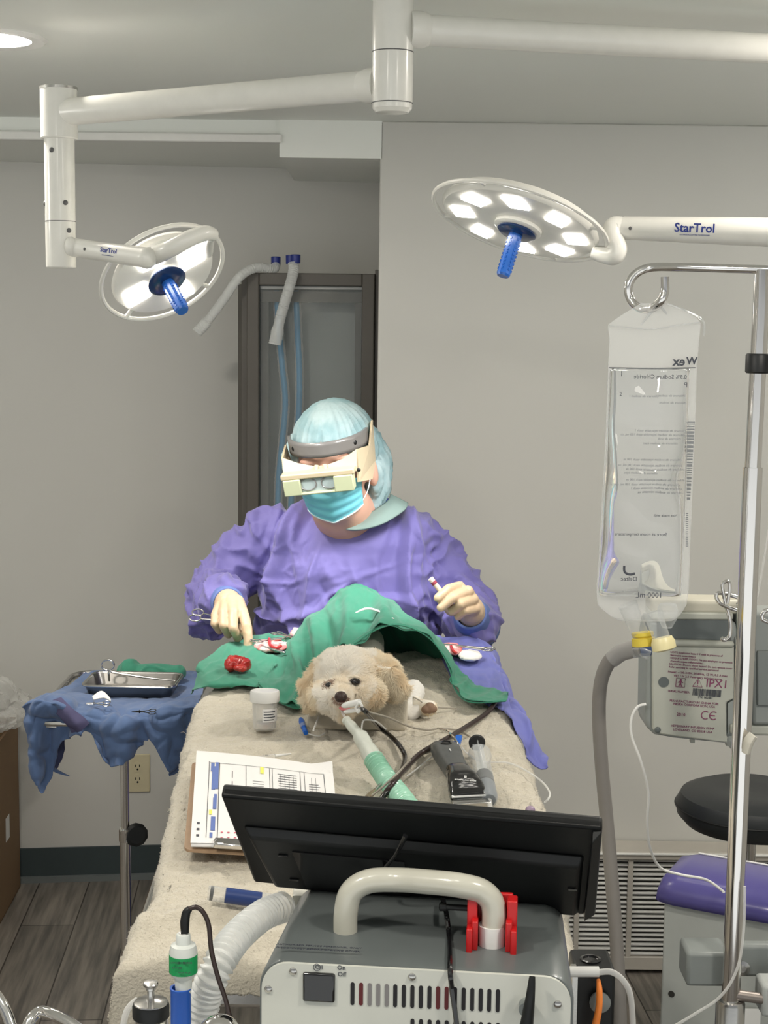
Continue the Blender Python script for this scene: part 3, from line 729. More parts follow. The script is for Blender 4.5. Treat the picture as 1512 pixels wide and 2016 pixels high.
# ================================================================ surgeon
YS = 3.16
body = thing('person', 'surgeon in purple gown, blue cap, mask and magnifier visor behind the table', 'person', (P(690, 1150, YS).x, YS, 0))
Hc_ = P(659, 930, 3.10)
HR = Matrix.Rotation(math.radians(-8), 3, 'Z') @ Matrix.Rotation(math.radians(-7), 3, 'Y') @ Matrix.Rotation(math.radians(10), 3, 'X')
HM = Matrix.Translation(Hc_) @ HR.to_4x4()
def hp_(x, y, z): return HM @ V((x, y, z))
bm_ = MB()
bm_.ell(hp_(0, .01, .03), (.074, .092, .098), HR.to_4x4())
bm_.ell(hp_(0, -.03, -.03), (.062, .062, .060), HR.to_4x4())
bm_.ell(hp_(.004, -.045, -.066), (.042, .042, .028), HR.to_4x4())
bm_.cap(hp_(0, -.086, .03), .010, hp_(0, -.104, -.004), .0125)                # nose
for sx in (-1, 1):
    bm_.ell(hp_(sx * .076, .01, -.01), (.012, .02, .032), HR.to_4x4())         # ears
    bm_.ell(hp_(sx * .034, -.072, -.010), (.022, .018, .02), HR.to_4x4())      # cheeks
    bm_.ell(hp_(sx * .03, -.078, .048), (.025, .014, .01), HR.to_4x4())         # brow
bm_.ell(hp_(0, -.084, -.042), (.024, .012, .006), HR.to_4x4())                 # lips
bm_.ell(hp_(0, -.082, -.052), (.02, .012, .006), HR.to_4x4())
nk = P(697, 1040, 3.22)
bm_.cap(hp_(0, .0, -.07), .062, nk, .072)
bm_.cap(hp_(.01, -.025, -.070), .042, P(690, 1030, 3.16), .05)
bm_.ell(P(690, 1130, YS + .06), (.19, .11, .15)); bm_.ell(P(690, 1250, YS + .08), (.17, .10, .2))
bm_.ell((P(690, 1150, YS).x, YS + .09, .86), (.17, .11, .15))
wrL = P(447, 1176, 3.04); wrR = P(931, 1212, 3.03)
bm_.chain([P(530, 1065, 3.23), P(470, 1105, 3.24), P(430, 1165, 3.22), P(438, 1182, 3.10)], [.038, .036, .036, .024])
bm_.chain([P(822, 1075, 3.25), P(862, 1125, 3.25), P(905, 1195, 3.21), P(932, 1222, 3.12)], [.038, .038, .036, .024])
for sx in (-1, 1):
    bx_ = P(690, 1150, YS).x + sx * .09
    bm_.chain([V((bx_, YS + .06, .82)), V((bx_, YS + .04, .45)), V((bx_, YS + .07, .10))], [.09, .06, .04])
part('body', remesh(bm_, .006, 4), M['skin'], body, ang=180)
for sx in (-1, 1):
    bx_ = P(690, 1150, YS).x + sx * .09
    part('shoe', remesh(MB().cap((bx_, YS + .09, .045), .04, (bx_ + sx * .01, YS - .07, .038), .036).box((bx_, YS + .01, .012), (.07, .2, .022)), .006, 3), M['rubber'], body, ang=180)
    part('trouser_leg', MB().tube([V((bx_, YS + .06, .85)), V((bx_, YS + .04, .45)), V((bx_, YS + .07, .10))], [.10, .085, .07], 20), M['scrub'], body)
    e_ = part('eye', MB().ell(hp_(sx * .031, -.076, .028), (.011, .01, .012)), M['white'], body)
    part('iris', MB().ell(hp_(sx * .031, -.0845, .025), (.005, .003, .005)), M['eye'], e_)
# gown
g = MB()
g.ell(P(690, 1085, YS + .05), (.175, .115, .105))
g.ell(P(602, 1060, YS + .05), (.075, .08, .06)); g.ell(P(785, 1062, YS + .06), (.09, .08, .065))
g.ell(P(690, 1150, YS + .05), (.198, .135, .15))
g.ell(P(688, 1245, YS + .07), (.196, .135, .17))
g.ell((P(690, 1150, YS).x, YS + .08, .78), (.2, .14, .26)); g.ell((P(690, 1150, YS).x, YS + .05, .60), (.2, .15, .22))
g.chain([P(532, 1052, 3.23), P(478, 1104, 3.24), P(428, 1163, 3.21), P(440, 1182, 3.09)], [.058, .063, .060, .048])
g.ell(P(412, 1203, 3.17), (.05, .06, .056)); g.ell(P(404, 1165, 3.18), (.034, .05, .042)); g.ell(P(425, 1228, 3.2), (.04, .05, .03))
g.ell(P(506, 1022, 3.22), (.018, .03, .02))
g.chain([P(822, 1066, 3.24), P(862, 1120, 3.24), P(905, 1190, 3.21), P(932, 1224, 3.10)], [.060, .063, .064, .052])
g.ell(P(928, 1232, 3.16), (.05, .06, .05)); g.ell(P(950, 1252, 3.18), (.03, .045, .032))
NECK = P(690, 1035, 3.11)
def gown_fold(p, n):
    x, y, z = p
    wv = V((nz(p, 3.1) * .07, 0, nz(p, 2.3, 7) * .06)); q = p + wv
    cx_ = P(690, 1150, YS).x; dx = q.x - cx_
    t = max(0, min(1, (abs(dx) - .15) / .05))
    a = .010 * ridge(V((dx * 13, q.y * 3, q.z * 3.0)), 2) + .007 * crease(V((dx * 19 + q.z * 3, q.y * 5, q.z * 5)), 9) - .006
    bl = max(0, 1 - abs(q.z - 1.12) / .10)
    a += bl * (.009 * crease(V((q.x * 7 + q.z * 9, q.y * 4, q.z * 20 - q.x * 5)), 4))
    b = .010 * ridge(V((q.x * 14 + q.z * 9, q.y * 8, q.z * 15 - q.x * 7)), 5) + .008 * crease(V((q.x * 22 + q.z * 8, q.y * 18, q.z * 24 + q.x * 10)), 1) - .006
    c3 = crease(V((q.x * 38 + q.z * 14, q.y * 20, q.z * 26 - q.x * 12)), 3) * max(0, nz(p, 6, 11) + .25)
    kn = min(1, max(0, ((p - NECK).length - .065) / .05))
    return kn * ((2.4 * a * (1 - t) + 1.1 * b * t) + .0055 * c3) + .0008 * nz(p, 60)
part('gown', remesh(g, .0042, 6, gown_fold), M['gown'], body, ang=180)
# darker trousers-side opening between arm and torso comes from real shadow; cuffs
def cuff(a, b, r0, r1, name='cuff'):
    return part(name, MB().tube([a, a.lerp(b, .5), b], [r0, (r0 + r1) / 2 + .001, r1], 36, n=6, cap=False), M['cuff'], body, solid=.004)
cuff(P(434, 1182, 3.15), P(449, 1189, 3.035), .047, .0305)
cuff(P(938, 1234, 3.15), P(926, 1207, 3.04), .049, .0305)
part('neck_collar', loft([[P(622, 1022, 3.12), P(655, 1036, 3.085), P(700, 1044, 3.07), P(752, 1032, 3.08), P(795, 1006, 3.13), P(803, 992, 3.19)], [P(630, 1012, 3.12), P(660, 1028, 3.09), P(700, 1036, 3.08), P(742, 1020, 3.09), P(775, 997, 3.13), P(784, 982, 3.19)], [P(640, 1000, 3.15), P(668, 1015, 3.12), P(702, 1024, 3.12), P(734, 1008, 3.12), P(762, 988, 3.16), P(768, 974, 3.21)]], 40, 8), M['collar'], body, solid=.005, ang=180)
part('neck_tie', remesh(MB().ell(P(765, 990, 3.18), (.014, .014, .010)).ell(P(776, 998, 3.17), (.012, .012, .008)), .003, 1), M['navy'], body)
# cap
cp = MB()
cp.ell(hp_(.004, .030, .062), (.083, .102, .084), HR.to_4x4())
cp.ell(P(742, 930, 3.17), (.025, .05, .070)); cp.ell(P(738, 975, 3.18), (.020, .045, .034)); cp.ell(P(722, 880, 3.16), (.03, .06, .04))
cp.ell(P(578, 902, 3.13), (.017, .04, .036)); cp.ell(P(590, 880, 3.16), (.02, .05, .03))
def cap_fold(p, n):
    l = HM.inverted() @ p; a = math.atan2(l.x, -l.y + .03)
    up = max(0, min(1, (.13 - l.z) / .10))
    return .006 * crease(V((a * 5, l.z * 5, 0)), 3) * (.3 + up) + .004 * crease(V((a * 11, l.z * 9, 1)), 8) * (.2 + up) + .001 * nz(p, 50) - .001
part('bouffant_cap', remesh(cp, .0035, 3, cap_fold), M['cap'], body, ang=180)
# mask
def mk_(a, b):
    u = a * 2 - 1; an = u * 1.18
    z = .004 - .074 * b
    w_ = .070 * (1 - .12 * b); dep = .128 - .030 * abs(b - .35) - .014 * b
    pl_ = .0016 * math.sin(b * 2 * PI * 4.0)
    nose_ = .010 * math.exp(-(u / .25) ** 2) * (1 - b)
    return hp_(w_ * math.sin(an) * (1.0), -(dep * math.cos(an * .78) - .012 + pl_ + nose_), z - .012 * (1 - abs(u)) * b + .010 * abs(u) * b)
ms = part('face_mask', MB().grid(mk_, 30, 36), M['mask'], body, solid=.0015, ang=180)
part('mask_edge', MB().tube([mk_(i / 12, 1) for i in range(13)], .0018, 8), M['maskw'], ms)
part('ear_loop', MB().tube([mk_(1, .85), hp_(.071, -.04, -.03), hp_(.078, -.005, .005)], .0011, 6), M['maskw'], ms)
# head loupe
lp = part('headband', MB().grid(lambda a, b: hp_(.080 * math.sin((a * 2 - 1) * 1.5), -(.103 * math.cos((a * 2 - 1) * 1.5)) - .004 + .0, .058 * 0 + .060 + .030 * b + .006 * (1 - abs(a * 2 - 1)) * 0), 36, 4), M['bandg'], body, solid=.006, bevel=0)
for sx in (-1, 1):
    screw(lp, hp_(sx * .062, -.072, .075), HR @ V((sx * .8, -.7, 0)), .005, M['black'])
vs_ = MB()
def vp(x, y, z): return hp_(x, y, z)
vis = part('visor', MB().add([vp(-.077, -.118, .070), vp(-.045, -.128, .058), vp(-.012, -.133, .050), vp(.012, -.133, .050), vp(.045, -.128, .058), vp(.072, -.118, .072), vp(.070, -.140, .034), vp(-.074, -.140, .034)], [(0, 1, 2, 3, 4, 5, 6, 7)]), M['beige'], body, solid=.004, smooth=False)
part('side_wing', MB().add([vp(.072, -.118, .072), vp(.086, -.045, .060), vp(.089, .008, .098), vp(.088, .022, .096), vp(.087, -.01, .02), vp(.084, -.06, -.006), vp(.070, -.140, .012)], [(0, 1, 2, 3, 4, 5, 6)]), M['beige'], vis, solid=.004, smooth=False)
part('side_wing', MB().add([vp(-.077, -.118, .070), vp(-.086, -.03, .075), vp(-.084, -.02, .04), vp(-.084, -.07, .015), vp(-.074, -.140, .012)], [(0, 1, 2, 3, 4)]), M['beige'], vis, solid=.004, smooth=False)
bf = frame(hp_(-.004, -.150, .026), HR @ V((1, 0, 0)), HR @ V((0, 0, 1)))
part('lens_housing', MB().box((0, .0, .014), (.146, .030, .012), bf), M['beige'], vis, bevel=.003)
part('lens_housing', MB().box((-.052, -.003, -.007), (.034, .030, .032), bf).box((.050, -.003, -.007), (.038, .030, .032), bf).box((0, -.003, -.021), (.08, .028, .005), bf), M['beigeg'], vis, bevel=.002)
lw = part('lens_window', MB().box((-.001, -.006, -.006), (.072, .004, .026), bf), M['lens'], vis, label='clear magnifying lens')
for sx in (-1, 1):
    c_ = bf @ V((sx * .021, -.0092, -.004)); pts = [c_ + HR @ V((.016 * math.cos(t), 0, .012 * math.sin(t))) for t in [PI * 2 * i / 20 for i in range(21)]]
    part('spectacle_rim', MB().tube(pts, .0012, 6, sm=False, cap=False), M['bandg'], lw)
part('nose_bridge', MB().tube([hp_(-.008, -.135, .052), hp_(-.010, -.146, .036)], .0045, 10, sm=False).tube([hp_(.008, -.135, .052), hp_(.010, -.146, .036)], .0045, 10, sm=False), M['beige'], vis)
screw(vis, hp_(.091, .014, .090), HR @ V((1, -.4, 0)), .004, M['black']); screw(vis, hp_(.074, -.139, .036), HR @ V((.3, -1, 0)), .004, M['black'])
# hands
def finger(mb, pts, r0, r1):
    n = len(pts); mb.chain([P(*p) for p in pts], [r0 + (r1 - r0) * i / (n - 1) for i in range(n)])
hL = MB()
hL.chain([P(443, 1176, 3.12), P(447, 1176, 3.07), P(449, 1190, 3.03)], [.026, .028, .028])
for k, (a, b_) in enumerate((((443, 1190, 3.03), (426, 1212, 2.985)), ((449, 1188, 3.025), (441, 1208, 2.975)), ((456, 1187, 3.02), (459, 1205, 2.97)), ((463, 1189, 3.025), (477, 1207, 2.98)))):
    hL.cap(P(*a), .020, P(*b_), .0115)
finger(hL, [(425, 1211, 2.985), (423, 1228, 2.962), (432, 1241, 2.985)], .0097, .0080)
finger(hL, [(441, 1207, 2.975), (440, 1231, 2.948), (449, 1249, 2.975)], .0099, .0082)
finger(hL, [(459, 1205, 2.97), (459, 1237, 2.940), (468, 1256, 2.972)], .0103, .0084)
finger(hL, [(478, 1206, 2.98), (486, 1234, 2.955), (489, 1259, 2.945), (487, 1278, 2.94)], .0110, .0080)
finger(hL, [(470, 1195, 3.03), (482, 1222, 3.02), (474, 1244, 2.995)], .015, .009)
gl = part('glove', remesh(hL, .0019, 1, lambda p, n: .0007 * ridge(p * 55)), M['glove'], body, ang=180)
hR = MB()
hR.chain([P(936, 1224, 3.12), P(934, 1218, 3.07), P(926, 1200, 3.03)], [.026, .028, .028])
for a, b_ in (((922, 1192, 3.02), (905, 1156, 2.99)), ((925, 1194, 3.02), (921, 1164, 2.98)), ((926, 1197, 3.02), (931, 1179, 2.985)), ((926, 1200, 3.02), (936, 1196, 2.99))):
    hR.cap(P(*a), .020, P(*b_), .0118)
finger(hR, [(904, 1155, 2.99), (882, 1160, 2.955), (862, 1177, 2.94)], .0108, .0082)
finger(hR, [(920, 1165, 2.98), (892, 1177, 2.945), (868, 1196, 2.94)], .0108, .0082)
finger(hR, [(931, 1181, 2.985), (908, 1189, 2.945), (891, 1203, 2.965)], .0105, .0082)
finger(hR, [(936, 1198, 2.99), (916, 1202, 2.955), (902, 1214, 2.975)], .0097, .0080)
finger(hR, [(915, 1205, 3.03), (888, 1200, 2.99), (870, 1184, 2.965)], .015, .0095)
part('glove', remesh(hR, .0019, 1, lambda p, n: .0007 * ridge(p * 55)), M['glove'], body, ang=180)
# things in the hands
def hemostat(name, label, o, d, up, L, ro, spread=.35, group=None, m=None):
    """ring-handled clamp: o = ring end, d = direction towards the jaws"""
    t = thing(name, label, 'clamp', o, group); fr = frame(o, d, up); m = m or M['steel']
    for sx in (-1, 1):
        rg = [fr @ V((ro * math.cos(a) * 1.25, sx * (ro * spread * 3 + ro * math.sin(a) * .0 + 0) + ro * math.sin(a), 0)) for a in [2 * PI * i / 20 for i in range(21)]]
        b = MB(); b.tube(rg, ro * .16, 8, sm=False, cap=False)
        b.tube([fr @ V((ro * 1.25, sx * ro * spread * 3, 0)), fr @ V((L * .35, sx * ro * .5, 0)), fr @ V((L * .62, 0, sx * .0008)), fr @ V((L, -sx * .0008, sx * .0006))], [ro * .17, ro * .2, ro * .24, ro * .12], 8)
        part('shank', b, m, t)
    part('hinge_screw', MB().lathe([(ro * .25, -.003), (ro * .25, .003)], fr @ Matrix.Translation((L * .62, 0, 0)), 10), m, t)
    return t
hemostat('hemostat', 'small ring handled clamp held in the gloved hand at left', P(387, 1211, 3.0), P(440, 1222, 2.99) - P(387, 1211, 3.0), V((0, -.6, 1)), .11, .0095, .3)
sy_ = thing('specimen_vial', 'slim clear tube with dark ring held in the gloved hand at right', 'tube', P(872, 1168, 2.955))
a_, b_ = P(880, 1180, 2.955), P(847, 1138, 2.955); ff = frame(a_, V((1, 0, 0)), b_ - a_); Lv = (b_ - a_).length
part('barrel', MB().lathe([(.0045, 0), (.0052, Lv * .55), (.0052, Lv * .72)], ff, 16), mat('vial', (.80, .62, .50), .3), sy_)
part('dark_ring', MB().lathe([(.0057, Lv * .72), (.0057, Lv * .84)], ff, 16), mat('vial_ring', (.32, .05, .08), .4), sy_)
part('tip', MB().lathe([(.0055, Lv * .84), (.0058, Lv * .98), (.004, Lv)], ff, 16), mat('vial_tip', (.80, .66, .60), .4), sy_)
# ================================================================ dog
dg_ = thing('dog', 'small curly cream dog lying on the head rest under the green drape', 'dog', T(690, 1400))
db = MB()
db.ell(P(682, 1334, 2.51), (.056, .060, .046)); db.ell(P(660, 1368, 2.46), (.042, .035, .026)); db.ell(P(706, 1362, 2.47), (.040, .035, .028))
db.chain([P(676, 1356, 2.47), P(671, 1371, 2.425)], [.030, .018]); db.chain([P(672, 1384, 2.43), P(676, 1392, 2.45)], [.012, .02])
db.chain([P(636, 1322, 2.52), P(618, 1350, 2.505), P(616, 1378, 2.495)], [.020, .021, .015])
db.chain([P(733, 1312, 2.53), P(757, 1330, 2.505), P(778, 1351, 2.50)], [.024, .026, .018])
db.chain([V((P(690, 1300, 2.6).x, 2.56, tz(2.56) + .045)), V((-.03, 2.68, tz(2.68) + .036)), V((-.03, 2.80, tz(2.8) + .036)), V((-.03, 2.90, tz(2.9) + .036))], [.034, .034, .034, .034])
db.chain([P(790, 1372, 2.66), P(822, 1392, 2.60), P(846, 1393, 2.575)], [.020, .015, .013])
dbm = remesh(db, .004, 3)
part('body', dbm, M['furskin'], dg_, ang=180)
# fur: fine tapered locks rooted on the head
random.seed(11)
fur = MB(); fur.cn = []; efur = MB(); efur.cn = []; sfur = MB(); sfur.cn = []; nosec = P(671, 1373, 2.405); eyes = [P(648, 1346, 2.440), P(698, 1339, 2.444)]
tris = []
for f in dbm.f:
    a, b, c = dbm.v[f[0]], dbm.v[f[1]], dbm.v[f[2]]
    cen = (a + c) / 2
    ar = (b - a).length * (c - b).length; n = (b - a).cross(c - a)
    if n.length < 1e-12: continue
    n.normalize(); tris.append((cen, n, ar, a, b, c))
def pushfur(cen, n, a, b, c):
    u, v = random.random(), random.random(); p = a + (b - a) * u + (c - b) * v
    dn = (p - nosec).length
    if dn < .0115: return
    head = p.y < 2.57
    ear = head and (p.x < P(624, 1340, 2.5).x or p.x > P(735, 1340, 2.5).x)
    flow = V((0, 0, -.5)) if ear else (p - nosec).normalized() * .55 + V((0, 0, -.1))
    if not head: flow = V((0, .6, -.4))
    top = head and p.z > P(680, 1310, 2.5).z
    if top: flow = V(((p.x - nosec.x) * 9, .45, .15))
    L = .0095 if head else .008
    if ear: L = .013
    if top: L = .012
    de = min((p - e).length for e in eyes)
    if de < .007: L *= .25
    elif de < .02: L *= .6
    if dn < .03: L *= .6
    if p.x > P(800, 1390, 2.6).x and p.y > 2.54: L *= .4
    cl = V((nz(p, 60), nz(p, 60, 20), nz(p, 60, 50))) * .9
    d = (n * .42 + flow * 1.1 + cl * .9 + V((random.gauss(0, .16), random.gauss(0, .16), random.gauss(0, .16)))).normalized()
    L *= random.uniform(.7, 1.25)
    bend = V((nz(p, 120, 5), nz(p, 120, 9), nz(p, 120, 70) - .3)) * L * 1.1
    s = d.cross(n + V((0, -1.0, .3)) + V((random.gauss(0, .25), random.gauss(0, .25), random.gauss(0, .25)))).normalized() * .00042
    nn3 = (n + V((0, -.55, .35)) + V((cl.x, cl.y, cl.z)) * .35 + V((random.gauss(0, .15), random.gauss(0, .15), random.gauss(0, .15)))).normalized(); tgt = sfur if (de < .0075 + random.random() * .006 or (dn < .0125 + random.random() * .003 and p.z < nosec.z)) else efur if ear else fur; tgt.cn += [nn3] * 7
    sh = s.normalized(); bend = sh * (L * 1.3 * (nz(p, 95, 5) + random.gauss(0, .12))) - n * L * .12 + V((0, 0, -.10 * L))
    q1 = p + d * L * .45 + bend * .15; q2 = p + d * L * .8 + bend * .6; q3 = p + d * L + bend * 1.2
    tgt.add([p - s, p + s, q1 + s, q1 - s, q2 + s * .6, q2 - s * .6, q3], [(0, 1, 2, 3), (3, 2, 4, 5), (5, 4, 6)])
for (cen, n, ar, a, b, c) in tris:
    vis_ = cen.y < 2.6 or (cen.y < 2.7 and cen.x > .02)
    k = ar * (1400000 if cen.y < 2.56 else 250000) if vis_ else 0
    for _ in range(int(k) + (random.random() < k % 1)): pushfur(cen, n, a, b, c)
part('ear_fur', efur, M['fur2'], dg_, ang=180, label='tan fur of the ears')
part('stained_fur', sfur, M['fur3'], dg_, ang=180, label='brown tear stained fur around the eyes')
part('curly_fur', fur, M['fur'], dg_, ang=180)
ns = part('nose', remesh(MB().ell(P(671, 1372, 2.405), (.0105, .009, .0095)).ell(P(667, 1377, 2.403), (.005, .005, .005)).ell(P(676, 1377, 2.403), (.005, .005, .005)), .0012, 2), M['nose'], dg_, ang=180)
for (a, b) in ((667, 1377), (676, 1377)): part('nostril', MB().ell(P(a, b, 2.3985), (.0022, .002, .0016)), M['black'], ns)
for i, (a, b, y, r) in enumerate(((647, 1348, 2.440, .0055), (699, 1342, 2.443, .0085))):
    part('eye', MB().ell(P(a, b, y), (r * 1.05, r * .8, r * .78)), M['eye'], dg_)
part('eyelid', MB().tube([P(686, 1334, 2.434), P(697, 1331, 2.431), P(711, 1336, 2.438)], [.0015, .0028, .0015], 8), M['fur'], dg_)
part('tongue', MB().ell(P(678, 1394, 2.405), (.009, .014, .003)), mat('tongue', (.55, .16, .17), .3), dg_)
part('paw_pad', remesh(MB().ell(P(846, 1394, 2.566), (.010, .010, .010)).ell(P(838, 1397, 2.562), (.008, .008, .007)).ell(P(853, 1396, 2.566), (.007, .008, .007)), .0015, 1), mat('paw', (.24, .15, .10), .7), dg_, ang=180)
# head rest wedge
q0, q1_ = T(603, 1437), T(801, 1441); 
hw = (P(802, 1366, q1_.y).z - q1_.z)
ux = (q1_ - q0).normalized(); uy = V((-ux.y, ux.x, 0)).normalized()
bt = [q0, q1_, q1_ + uy * .13, q0 + uy * .13]
tp_ = [q0 + V((.004, .01, hw * .93)), q1_ + V((.001, .002, hw)), q1_ + uy * .13 + V((0, 0, hw * .55)), q0 + uy * .13 + V((0, 0, hw * .55))]
hr = MB().hexa(bt, tp_)
tag(part('head_rest', remesh(hr, .004, 5, lambda p, n: .0012 * nz(p, 70)), M['pad'], ang=180), 'square cream cloth covered head rest block under the dog', 'cushion')
# bandaged leg roll behind the wedge
tag(part('bandage_roll', remesh(MB().chain([P(800, 1395, 2.60), P(812, 1362, 2.66)], [.018, .022]).chain([P(806, 1408, 2.58), P(828, 1395, 2.585)], [.012, .010]), .003, 2, lambda p, n: .0015 * ridge(V((p.x * 30, p.y * 30, p.z * 160)))), M['gauze'], ang=180), 'white bandage roll behind the right end of the head rest', 'bandage')
# ================================================================ drapes
def TP(px, py, h=0.0): return T(px, py, h)
def wave(p, u, v):
    return .005 * crease(V((p.x * 12 + p.z * 8, p.y * 6, p.z * 10)), 5) + .003 * ridge(V((p.x * 22, p.y * 7, p.z * 12)), 3) + .0025 * ridge(V((p.x * 40 + p.z * 20, p.y * 14, p.z * 20)), 8) + .0015 * nz(p, 40) - .002
R0 = [TP(507, 1350, .02), TP(530, 1370, .015), TP(560, 1388, .012), TP(594, 1393, .012), P(628, 1352, 2.66), P(668, 1292, 2.70), P(706, 1262, 2.73), P(742, 1240, 2.74), P(775, 1231, 2.75), P(812, 1238, 2.75), P(846, 1258, 2.74), P(869, 1286, 2.73), P(886, 1322, 2.71), P(892, 1352, 2.69), TP(910, 1376, .02), TP(938, 1384, .022), TP(996, 1381, .022)]
R1 = [TP(520, 1335, .02), TP(548, 1345, .02), TP(575, 1345, .03), P(597, 1318, 2.74), P(628, 1280, 2.76), P(660, 1258, 2.78), P(697, 1243, 2.79), P(738, 1222, 2.79), P(775, 1216, 2.79), P(812, 1226, 2.79), P(846, 1247, 2.78), P(873, 1278, 2.76), P(893, 1315, 2.74), P(905, 1345, 2.72), P(925, 1362, 2.70), P(955, 1368, 2.68), TP(1000, 1374, .022)]
R2 = [TP(530, 1322, .02), P(556, 1312, 2.84), P(575, 1290, 2.85), P(592, 1262, 2.85), P(615, 1232, 2.86), P(645, 1216, 2.86), P(680, 1205, 2.86), P(715, 1196, 2.86), P(752, 1196, 2.86), P(790, 1208, 2.85), P(830, 1234, 2.84), P(865, 1268, 2.82), P(893, 1305, 2.80), P(912, 1334, 2.77), P(935, 1352, 2.75), P(962, 1362, 2.71), TP(1000, 1368, .022)]
R3 = [TP(540, 1312, .02), P(556, 1290, 2.90), P(573, 1262, 2.92), P(590, 1236, 2.93), P(606, 1215, 2.94), P(636, 1199, 2.94), P(660, 1176, 2.95), P(704, 1158, 2.95), P(734, 1166, 2.94), P(772, 1190, 2.93), P(822, 1226, 2.91), P(862, 1262, 2.88), P(892, 1300, 2.85), P(914, 1328, 2.82), P(937, 1348, 2.78), P(965, 1358, 2.74), TP(1000, 1364, .022)]
R4 = [p + V((.0, .02, -.014)) for p in R3]; R5 = []
for p in R3:
    yy_ = min(3.0, p.y + .07); R5.append(V((p.x, yy_ + .012, tz(yy_) - (.04 if p.y > 2.86 else -.004))) if p.y > 2.8 else p + V((0, .028, -.016)))
TR = ((.155, .02, .013, .016, 1), (.205, .03, -.010, .016, 1), (.235, .05, .008, .014, 1), (.275, .08, -.018, .024, .85), (.325, .16, .013, .018, .9), (.385, .18, -.012, .026, .9), (.45, .12, .010, .022, .9), (.53, .05, -.006, .03, .8), (.62, .0, .005, .02, 1), (.78, -.03, -.007, .02, 1), (.84, -.04, .007, .015, 1))
def tent(p, u, v):
    d = wave(p, u, v)
    for (u0, sl, am, wd, vm) in TR:
        d += am * math.exp(-((u - u0 - sl * v) / wd) ** 2) * max(0, min(1, (vm * .62 - v) / .25))
    return d
gd = part('green_drape', loft([R0, R1, R2, R3, R4, R5], 220, 90, tent), M['green'], solid=.0016, ang=180)
tag(gd, 'green surgical drape tented over the dog', 'surgical drape')
part('drape_hem', loft([R0, [a.lerp(b, .16) + V((0, 0, .0022)) for a, b in zip(R0, R1)]], 220, 4, None), M['green'], gd, solid=.002)
# flat green sheet on the left with the folded corner
A0 = [TP(378, 1368, -.03), TP(388, 1358, .0), TP(410, 1352, .01), TP(470, 1352, .010), TP(520, 1358, .010), TP(565, 1362, .012), TP(590, 1362, .012)]
A1 = [P(396, 1326, 2.80), TP(412, 1338, .018), TP(432, 1346, .016), TP(480, 1342, .014), TP(530, 1340, .014), TP(565, 1338, .014), TP(590, 1338, .014)]
A2_ = [TP(393, 1311, .012), TP(415, 1310, .014), TP(440, 1312, .012), TP(485, 1312, .016), TP(530, 1312, .014), TP(565, 1300, .02), TP(592, 1296, .03)]
A3_ = [TP(438, 1276, .010), TP(450, 1276, .012), TP(468, 1280, .010), TP(500, 1284, .016), TP(540, 1284, .014), TP(570, 1275, .02), TP(594, 1265, .03)]
A4_ = [TP(470, 1262, .008), TP(480, 1258, .012), TP(495, 1254, .010), TP(525, 1252, .016), TP(560, 1252, .014), TP(590, 1250, .02), TP(615, 1245, .02)]
sh_ = part('green_drape', loft([A0, A1, A2_, A3_, A4_], 90, 60, wave), M['green'], solid=.0016, ang=180)
tag(sh_, 'flat green surgical drape at the left of the table under the red tissue', 'surgical drape')
# loose white strip near the crest
tag(part('gauze_strip', MB().tube([P(700, 1206, 2.80), P(722, 1198, 2.81), P(745, 1203, 2.81), P(775, 1218, 2.775)], [.002, .006, .006, .002], 10, flat=.3), M['gauze']), 'white fabric strip lying on the ridge of the green drape', 'gauze')
# violet drape at the right, hanging over the table edge
B0 = [TP(856, 1252, .004), TP(895, 1253, .004), TP(930, 1254, .004), P(958, 1262, 3.02), P(972, 1275, 3.02), P(985, 1292, 3.02), P(990, 1310, 3.02)]
B1 = [TP(862, 1275, .004), TP(900, 1285, .004), TP(950, 1288, .004), P(984, 1300, 2.9), P(1000, 1328, 2.9), P(1010, 1360, 2.9), P(1012, 1385, 2.9)]
B2 = [TP(880, 1318, .004), TP(920, 1330, .004), TP(970, 1332, .004), P(1000, 1342, 2.78), P(1015, 1372, 2.78), P(1026, 1405, 2.78), P(1030, 1425, 2.78)]
B3 = [TP(900, 1350, .004), TP(940, 1360, .004), TP(985, 1366, .004), TP(1012, 1376, .004), P(1034, 1400, 2.66), P(1042, 1435, 2.66), P(1050, 1465, 2.66)]
B4 = [TP(950, 1378, .008), TP(975, 1386, .008), TP(998, 1396, .008), TP(1022, 1406, .004), P(1046, 1425, 2.56), P(1060, 1455, 2.56), P(1079, 1488, 2.56)]
B5 = [TP(1000, 1402, .006), TP(1006, 1410, .006), TP(1014, 1424, .006), P(1036, 1462, 2.50), P(1042, 1490, 2.50), P(1054, 1504, 2.50), P(1078, 1500, 2.51)]
vd = part('violet_drape', loft([B0, B1, B2, B3, B4, B5], 70, 120, lambda p, u, v: wave(p, u, v) + .006 * ridge(V((p.x * 8, p.y * 9, p.z * 24)), 6) * (u > .4)), M['purple'], solid=.0016, ang=180)
tag(vd, 'periwinkle blue drape hanging over the right edge of the table', 'surgical drape')
# red tissue
rt = MB(); rt.ell(TP(468, 1306, .034), (.020, .016, .014)); rt.ell(TP(454, 1309, .034), (.011, .012, .012)); rt.ell(TP(484, 1308, .034), (.010, .012, .010)); rt.ell(TP(457, 1298, .034), (.008, .006, .008)); rt.ell(TP(472, 1316, .034), (.012, .01, .006))
tag(part('red_tissue', remesh(rt, .0016, 2, lambda p, n: .0022 * ridge(p * 55) + .0008 * nz(p, 250)), M['tissue'], ang=180), 'lump of red removed tissue on the green drape', 'tissue')
